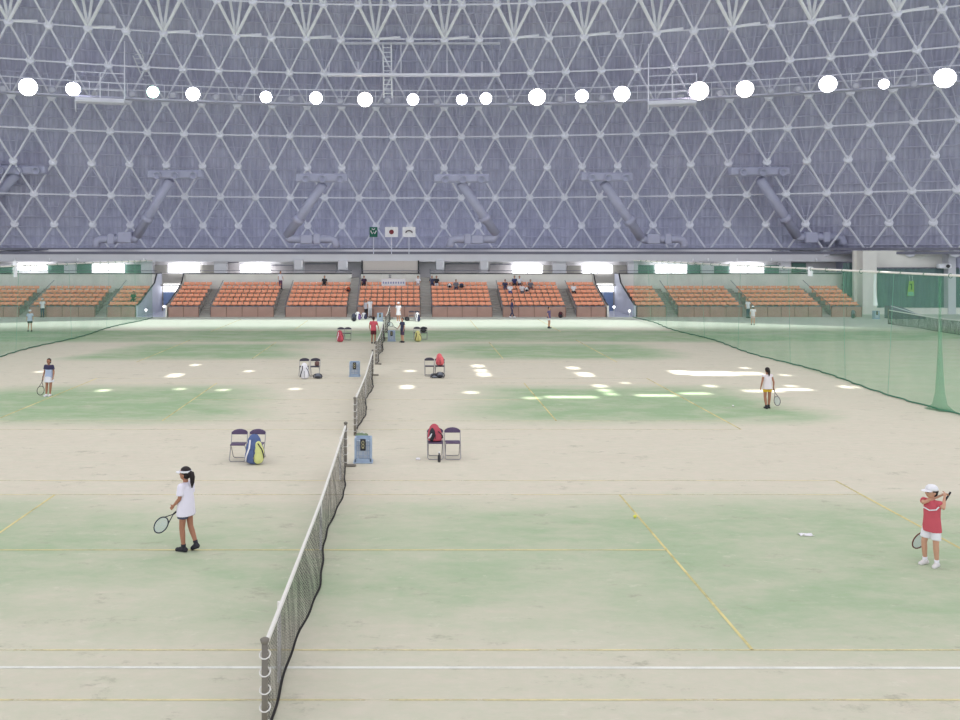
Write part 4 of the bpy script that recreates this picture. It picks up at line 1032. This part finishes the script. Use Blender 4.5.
    def paint(me):
        for p in me.polygons:
            c = p.center
            if min((c - e).length for e in eyes) < hr * .15: p.material_index = 1
            elif abs(c.z - mouth.z) < hr * .07 and (c - mouth).length < hr * .28: p.material_index = 2
    remesh(body, 'body', [skin, M_EYE, M_LIP], t, voxel, 4, paint)
    # shirt
    s_ = loose
    sh = MB()
    ctop = V['chest'] + up * .085 * h; hem = V['pel'].lerp(V['waist'], -1.0) ; hem = V['pel'] + (V['pel'] - V['chest']).normalized() * (.535 - top_len) * h
    def slab(p, q, a, b, n=18):   # elliptic frustum with flat ends
        vs = []; d = (q - p).normalized(); x = Vector((1, 0, 0)); x = (x - d * x.dot(d)).normalized(); y = d.cross(x)
        for c, (rx, ry) in ((p, a), (q, b)):
            for i in range(n): u = 2 * PI * i / n; vs.append(c + x * math.cos(u) * rx + y * math.sin(u) * ry)
        sh_f = [(i, (i + 1) % n, n + (i + 1) % n, n + i) for i in range(n)] + [tuple(range(n - 1, -1, -1)), tuple(range(n, 2 * n))]
        return vs, sh_f
    sh.add(*slab(hem, V['waist'], (.114 * h * s_, .086 * h * s_), (.096 * h * s_, .072 * h * s_))); sh.add(*slab(V['waist'], V['chest'], (.096 * h * s_, .072 * h * s_), (.102 * h, .074 * h)))
    sh.add(*slab(V['chest'], ctop, (.102 * h, .074 * h), (.075 * h, .05 * h)))
    sh.ball(V['chest'] + up * .03 * h, (.1 * h, .07 * h, .06 * h), 16, 10)
    sh.capsule(V['neck'] - Vector((0, 0, .03 * h)), V['chest'] + up * .05 * h, .038 * h, .06 * h)
    for q in 'LR':
        S, E, W = V['sh' + q], V['el' + q], V['wr' + q]
        sh.capsule(V['chest'] + up * .05 * h, S, .052 * h, .040 * h)
        if sleeve > 0:
            e = S.lerp(E, min(1, sleeve)); sh.tube(S, e, .040 * h, 14, .038 * h * (s_ if sleeve < 1 else .8)); sh.ball(S, .040 * h, 12, 8)
            if sleeve > 1: sh.capsule(S, E, .036 * h, .030 * h); sh.tube(E, E.lerp(W, sleeve - 1), .030 * h, 12, .024 * h)
    def two(me):
        if tops:
            lo = V['pel'].z + (V['neck'].z - V['pel'].z) * tops[0]
            for p in me.polygons:
                if p.center.z < lo: p.material_index = 1
    remesh(sh, 'shirt', [top] + ([tops[1]] if tops else []), t, max(voxel, .012), 3, two)
    # shorts / skirt / trousers
    b = MB()
    if bkind == 'skirt':
        b.add(*slab(V['pel'] + Vector((0, 0, (bottom_len - .535) * h)), V['waist'] - Vector((0, 0, .01 * h)), (.135 * h, .115 * h), (.083 * h, .062 * h), 24))
    else:
        b.ball(V['pel'], (.086 * h, .064 * h, .06 * h), 16, 10)
        for q in 'LR':
            a, k, an = V['hip' + q], V['knee' + q], V['ank' + q]
            if long_pants: b.capsule(a, k, .055 * h, .042 * h); b.tube(k, k.lerp(an, .93), .042 * h, 14, .034 * h)
            else:
                f = (.505 - bottom_len) / (.505 - .275); b.tube(a + Vector((0, 0, .01 * h)), a.lerp(k, f), .053 * h, 16, .056 * h * loose); b.ball(a, .053 * h, 14, 9)
    remesh(b, bkind if not long_pants else 'trousers', bottom, t, max(voxel, .012), 3)
    # shoes, socks
    for q in 'LR':
        a, to = V['ank' + q], V['toe' + q]; heel = a + (a - to).normalized() * .028 * h; heel.z = a.z - .02 * h
        s2 = MB(); s2.capsule(heel, to.lerp(a, .1), .030 * h, .026 * h); s2.capsule(a - Vector((0, 0, .005 * h)), to, .030 * h, .022 * h)
        lo = min(heel.z, to.z, a.z) - .022 * h
        o = remesh(s2, 'shoe', shoe, t, .012, 3); 
        if sock: MB().tube(a - Vector((0, 0, .01 * h)), a.lerp(V['knee' + q], .2), .0265 * h, 12, .029 * h).build('sock', sock, t, True)
    # hair
    if hair:
        hm = MB(); hm.ball(R(0, .12, .24), (hr * .86, hr * .98, hr * .95), 18, 12, Mh)
        hm.ball(R(0, .35, -.2), (hr * .76, hr * .62, hr * .62), 14, 10, Mh)
        # keep the face clear
        fc = R(0, -1.0, -.12)
        keep = []
        hm.v = [tuple(Vector(v) + (Mh @ Vector((0, hr * .45, hr * .05)) if (Mh.transposed() @ (Vector(v) - hc)).y < -hr * .45 and (Mh.transposed() @ (Vector(v) - hc)).z < hr * .5 else Vector((0, 0, 0)))) for v in hm.v]
        if hair == 'pony':
            hm.path([R(0, .9, .35), R(0, 1.25, .2), R(0, 1.38, -.4), R(0, 1.35, -1.3), R(0, 1.3, -2.2)], [hr * .25, hr * .38, hr * .42, hr * .34, hr * .06], 10)
        if hair == 'bob': hm.ball(R(0, .25, -.4), (hr * .85, hr * .7, hr * .7), 14, 10, Mh)
        remesh(hm, 'hair', M_HAIR, t, max(.008, voxel * .8), 3)
    if hat:
        if hat_kind == 'cap':
            hb = MB().lathe(R(0, .08, .32), [(hr * .95, 0), (hr * .98, hr * .2), (hr * .86, hr * .55), (hr * .55, hr * .82), (hr * .12, hr * .92)], 20, Mh).build('cap', hat, t, True)
        else: hb = MB().lathe(R(0, .08, .28), [(hr * .93, 0), (hr * .97, 0), (hr * .97, hr * .32), (hr * .93, hr * .32), (hr * .93, 0)], 20, Mh, False).build('visor', hat, t, True)
        br = MB(); L = [[], []]
        for i in range(9):
            u = PI * (1.12 + .76 * i / 8); L[0].append(R(math.cos(u) * .95, .08 + math.sin(u) * .95, .36)); L[1].append(R(math.cos(u) * .95, .08 + math.sin(u) * 1.75, .22))
        br.grid(L); br.grid([[p - Vector((0, 0, hr * .08)) for p in r] for r in L[::-1]]); br.grid([L[1], [p - Vector((0, 0, hr * .08)) for p in L[1]]]); br.build('brim', hat, hb)
    return t, lambda k: t_world(t, V[k])
def t_world(t, v):
    return Vector(t.location) + Matrix.Rotation(t.rotation_euler.z, 3, 'Z') @ v
def hand_of(get, s):
    e, w_ = get('el' + s), get('wr' + s); return w_ + (w_ - e).normalized() * .055

R = math.radians
# girl in white on the near left
ptr, get = person('girl in white t-shirt, white visor and ponytail, holding a racket low', G(186, 550.5), 1.55, R(-112),
    dict(elL=(.125, .0, .645), wrL=(.12, -.085, .560), elR=(-.13, -.02, .63), wrR=(-.10, -.12, .50), ankL=(.045, .0, .045), toeL=(.05, -.095, .016), kneeL=(.05, -.02, .275),
         ankR=(-.03, .125, .085), toeR=(-.045, .055, .02), kneeR=(-.045, .03, .29)), top=mat('white_tshirt', (240, 234, 246), .9, .03), sleeve=.75, top_len=.43, bottom=mat('slate_shorts', (84, 88, 110), .85, .08), bottom_len=.40, shoe=M_BLACK, sock=M_BLACK, skin=M_SKIN2,
    hair='pony', hat=M_WHITE, hat_kind='visor', voxel=.010, loose=1.2, child=True)
g = hand_of(get, 'R'); d = Vector((-.74, .10, -.66))
racket('racket with pale blue strings held low by the girl in white', g + d.normalized() * .0, d, (-.35, -.9, .25), .69, mat('navy_frame', (46, 52, 66), .4, .05), mat('pale_string', (190, 212, 222), .5, .05))
# child in red on the right
ptr, get = person('child in red shirt, white cap and white shorts swinging on the right', G(932, 565.5), 1.42, R(-62),
    dict(elL=(.16, -.03, .755), wrL=(.12, .06, .865), elR=(-.05, -.1, .78), wrR=(.055, .09, .868), ankL=(.06, .0, .045), toeL=(.075, -.09, .016), ankR=(-.075, -.02, .045), toeR=(-.085, -.11, .016), kneeL=(.062, -.02, .28), kneeR=(-.075, -.04, .285)),
    top=mat('red_shirt', (206, 92, 104), .85, .08), sleeve=.5, top_len=.43, bottom=M_WHITE, bottom_len=.33, shoe=mat('white_shoe', (226, 220, 218), .6, .05), sock=M_WHITE, hair='short', hat=M_WHITE, hat_kind='cap', voxel=.010, child=True, loose=1.03, headyaw=R(-28))
MB().path([t_world(ptr, Vector(v) * 1.42) - Vector(ptr.location) for v in ((.11, -.03, .76), (.09, -.062, .72), (.02, -.085, .70), (-.06, -.078, .72))], .011, 6).build('stripe', M_WHITE, None).location = ptr.location
st = bpy.data.objects['stripe']; st.parent = ptr; st.location = (0, 0, 0); st.rotation_euler.z = -ptr.rotation_euler.z
a = P(950, 493, 15.75); b = P(915, 548, 16.05)
racket('racket hanging behind the child in red after the swing', a, (b - a), (.25, -.95, .1), (b - a).length, mat('red_brown_frame', (110, 60, 56), .4, .08))
# woman in yellow shorts
ptr, get = person('woman in white top and yellow shorts walking away with a racket', G(767.5, 408.5), 1.46, R(186),
    dict(elR=(-.15, .01, .64), wrR=(-.165, -.02, .51), elL=(.145, .02, .64), wrL=(.15, -.03, .51), ankL=(.045, .03, .045), ankR=(-.05, -.04, .045), toeL=(.05, -.055, .016), toeR=(-.055, -.13, .016)), top=mat('white_tank', (242, 232, 236), .9, .03), sleeve=0.12, top_len=.47,
    bottom=mat('yellow_shorts', (226, 182, 58), .85, .06), bottom_len=.40, shoe=M_BLACK, sock=M_BLACK, skin=M_SKIN2, hair='pony', voxel=.012)
g = hand_of(get, 'R'); racket('racket hanging from the right hand of the woman in yellow shorts', g + Vector((0, 0, .05)), (.28, .1, -.95), (.3, -1, 0), .69, mat('grey_frame', (120, 112, 118), .4, .05))
# girl on the far left
ptr, get = person('girl in navy top and white skirt facing us on the left court', G(49, 396), 1.45, R(-12),
    dict(elR=(-.14, .01, .64), wrR=(-.15, -.03, .50), ankL=(.03, .0, .045), ankR=(-.045, -.05, .045), toeR=(-.05, -.14, .016), toeL=(.045, -.085, .016)), top=mat('navy_top', (66, 62, 92), .85, .1), tops=(.58, mat('pale_blue_top', (186, 196, 226), .85, .05)), sleeve=.6, top_len=.46,
    bottom=mat('white_skirt', (236, 232, 240), .85, .03), bottom_len=.37, bkind='skirt', shoe=M_WHITE, skin=M_SKIN2, hair='bob', voxel=.012)
g = hand_of(get, 'R'); racket('racket hanging from the hand of the girl in the white skirt', g + Vector((0, 0, .06)), (-.12, -.1, -.98), (.25, -1, 0), .69, M_DARK, mat('cream_string', (214, 212, 190), .5, .05))
# middle distance
V2 = .02
ptr, get = person('person in red shirt and dark shorts standing left of the net', G(373.5, 343.5), 1.62, R(170), dict(elR=(-.17, .0, .65), wrR=(-.19, .0, .52), elL=(.15, .02, .64)), top=M_RED, sleeve=.6, bottom=mat('dark_red_shorts', (104, 52, 58), .85, .1), bottom_len=.33, shoe=M_BLACK, skin=M_SKIN2, hair='short', voxel=V2, detail=False)
ptr, get = person('person in navy clothes holding a racket right of the net', G(402.5, 342.5), 1.52, R(-60), dict(elR=(-.15, -.05, .65), wrR=(-.14, -.13, .56)), top=M_NAVY, sleeve=.6, bottom=mat('grey_violet_shorts', (92, 76, 98), .85, .1), bottom_len=.30, shoe=M_BLACK, skin=M_SKIN, hair='short', voxel=V2, detail=False)
g = hand_of(get, 'R'); racket('dark racket held by the person in navy clothes', g, (-.75, -.1, .5), (0, -1, 0), .69, M_BLACK)
person('person in white with a white hat near the farthest net', G(398.5, 322.5), 1.58, R(-20), dict(ankL=(.07, -.08, .045), toeL=(.08, -.17, .016), elL=(.15, -.06, .66), wrL=(.14, -.15, .6)), top=M_WHITE, sleeve=.6, bottom=M_WHITE, bottom_len=.36, bkind='skirt', shoe=M_WHITE, skin=M_SKIN, hair='short', hat=M_WHITE, voxel=V2, detail=False)
person('person in white shirt and white trousers before the banner block', G(370, 317.6), 1.62, R(30), None, top=M_WHITE, sleeve=.6, bottom=mat('off_white_trousers', (220, 220, 224), .85, .05), long_pants=True, shoe=M_BLACK, hair='short', voxel=V2, detail=False)
person('person in dark trousers and pale top beside the one in white trousers', G(366, 317.4), 1.5, R(-30), None, top=mat('pale_grey_top', (206, 202, 210), .85, .05), sleeve=1.5, bottom=M_BLACK, long_pants=True, shoe=M_BLACK, hair='bob', voxel=V2, detail=False)
person('person in violet top and white shorts on the far turf', G(549, 328.3), 1.55, R(60), None, top=mat('violet_top', (104, 92, 130), .85, .1), sleeve=.6, bottom=M_WHITE, bottom_len=.37, shoe=M_BLACK, sock=M_BLACK, hair='short', voxel=V2, detail=False)
person('person in dark blue walking before the second block left of the right passage', G(512, 317.6), 1.55, R(80), dict(ankL=(.05, -.1, .045), toeL=(.06, -.19, .016), ankR=(-.05, .1, .06), toeR=(-.06, .02, .02)), top=mat('dark_blue_top', (74, 76, 112), .85, .1), sleeve=1.6, bottom=M_NAVY, long_pants=True, shoe=M_WHITE, hair='short', voxel=V2, detail=False)
person('player with white cap in front of another behind the right dividing net', G(753, 325), 1.42, R(160), dict(ankL=(.07, -.06, .045), toeL=(.08, -.15, .016)), top=mat('light_grey_top', (210, 206, 210), .85, .05), sleeve=.6, bottom=mat('pale_shorts', (206, 180, 176), .85, .05), bottom_len=.36, shoe=M_BLACK, hair='short', hat=M_WHITE, voxel=V2, detail=False)
person('person in white shirt and dark trousers behind the white-capped player', G(748, 318), 1.62, R(20), None, top=M_WHITE, sleeve=.6, bottom=M_NAVY, long_pants=True, shoe=M_BLACK, hair='short', voxel=V2, detail=False)
person('player in white cap and pale blue behind the left dividing net', G(30, 331.5), 1.5, R(10), dict(ankL=(.08, -.05, .045), toeL=(.09, -.14, .016), ankR=(-.08, 0, .045)), top=mat('ice_blue_top', (200, 208, 232), .85, .05), sleeve=.6, bottom=M_BLACK, bottom_len=.38, shoe=M_BLACK, hair='short', hat=M_WHITE, voxel=V2, detail=False)
person('person in white shirt and dark trousers standing by the left stairs', G(42.5, 317.3), 1.6, R(0), None, top=M_WHITE, sleeve=.6, bottom=M_NAVY, long_pants=True, shoe=M_BLACK, hair='short', hat=M_WHITE, voxel=V2, detail=False)
# seated in the stands
def row_seat(px, r, Y=None):
    Yr = Y0S + .14 + DROW * r + .40; return Vector((xpx(px, Yr), Yr, ROWZ0 + RISE * r))
SIT = dict(pel=(0, .03, .30), waist=(0, .04, .375), chest=(0, .035, .48), neck=(0, .03, .58), head=(0, .015, .68), shL=(.103, .03, .55), shR=(-.103, .03, .55), hipL=(.052, .03, .29), hipR=(-.052, .03, .29),
           kneeL=(.065, -.2, .285), kneeR=(-.065, -.2, .285), ankL=(.06, -.2, .05), ankR=(-.06, -.2, .05), toeL=(.065, -.28, .02), toeR=(-.065, -.28, .02), elL=(.14, -.02, .41), elR=(-.14, -.02, .41), wrL=(.09, -.13, .33), wrR=(-.09, -.13, .33))
def sitter(label, px, r, top, bottom, hair='short', dz=0.0, H=1.55, **k):
    p = row_seat(px, r); p.y -= .03; p.z += dz
    person(label, p, H, 0, SIT, top=top, sleeve=.8, top_len=.50, bottom=bottom, long_pants=True, shoe=M_BLACK, hair=hair, voxel=.024, detail=False, **k)
M_TEE = mat('grey_tee', (120, 120, 130), .85, .08)
p = row_seat(280.5, 5); p.x += .0
person('person in white standing at the top of the second block right of left passage', (xpx(281.3, 78.9), 78.45, ROWZ0 + RISE * 5), 1.6, R(30), None, top=M_WHITE, sleeve=.6, bottom=mat('violet_bottom', (110, 84, 110), .85, .1), long_pants=True, shoe=M_BLACK, hair='short', voxel=.024, detail=False)
sitter('spectator in dark clothes alone in the block just left of the banner', 324.5, 5, M_BLACK, M_DARK)
sitter('spectator in dark clothes at the left top corner beneath the cream wall box', 364, 5, mat('dark_violet_top', (74, 58, 80), .85, .1), M_BLACK)
sitter('spectator in white at the right top corner beneath the cream wall box', 418, 5, M_WHITE, mat('pale_bottom', (210, 190, 190), .85, .05))
sitter('spectator in navy at the left top corner of the block right of the banner', 432, 5, M_NAVY, M_NAVY)
sitter('spectator in black top and white bottoms beside the one in navy', 436.5, 5, M_BLACK, M_WHITE)
sitter('spectator in pale grey in the second row of the block right of the banner', 456, 4, M_TEE, M_NAVY)
sitter('spectator in navy at the left of the group right of the middle', 505, 4, M_NAVY, mat('grey_violet_trousers', (110, 104, 130), .85, .1))
sitter('spectator in white at the front of the group right of the middle', 510, 3, M_WHITE, mat('blue_trousers', (100, 112, 160), .85, .1))
sitter('spectator in dark blue at the top of the group right of the middle', 514.5, 5, mat('deep_blue_top', (62, 66, 110), .85, .1), M_BLACK)
sitter('spectator in black hair and white, topmost right of the group', 519.5, 5, M_WHITE, M_NAVY)
sitter('spectator in white sitting low at the right of the group', 522, 3, mat('off_white_top', (226, 220, 222), .85, .05), M_TEE)
sitter('spectator in grey sitting apart, right of the group', 530.5, 4, M_TEE, mat('dusky_trousers', (140, 106, 104), .85, .1))
sitter('spectator in white at the left edge of the narrow block left of the right passage', 573.5, 3, M_WHITE, M_BLACK)
sitter('spectator in dark green at the front of the narrow block left of left passage', 133.5, 1, mat('dark_green_top', (48, 92, 66), .85, .1), mat('dark_green_trousers', (54, 88, 70), .85, .1))
for px, r, c, lab in ((348.5, 3, mat('rust_bag', (188, 84, 50), .8, .1), 'rust-coloured bag on a seat at the right of the block left of the banner'), (449.5, 4, M_WHITE, 'white bag on a seat left of the spectator in pale grey'), (461.5, 4, M_NAVY, 'navy bag on a seat right of the spectator in pale grey'), (500.5 + 26, 3, M_WHITE, 'white bag on a seat at the right end of the group')):
    p = row_seat(px, r); p.z += .42; p.y -= .05; backpack(lab, p, 0, (c, M_BLACK), .4)

# ------------------------------------------------------------------ camera and view
cd = bpy.data.cameras.new('camera'); cd.sensor_width = 36; cd.lens = FPX / 960 * 36; cd.shift_x = (480 - VX) / 960; cd.shift_y = -(360 - VY) / 960
cd.clip_end = 400
co = bpy.data.objects.new('camera', cd); COL.objects.link(co); co.location = (0, 0, CAMH); co.rotation_euler = (PI / 2, 0, 0); SC.camera = co
SC.view_settings.view_transform = 'Standard'; SC.view_settings.look = 'None'; SC.view_settings.gamma = 1.0; SC.view_settings.use_curve_mapping = False
SC.view_settings.exposure = 0.75
SC.cycles.transparent_max_bounces = 24; SC.cycles.max_bounces = 6; SC.cycles.diffuse_bounces = 4
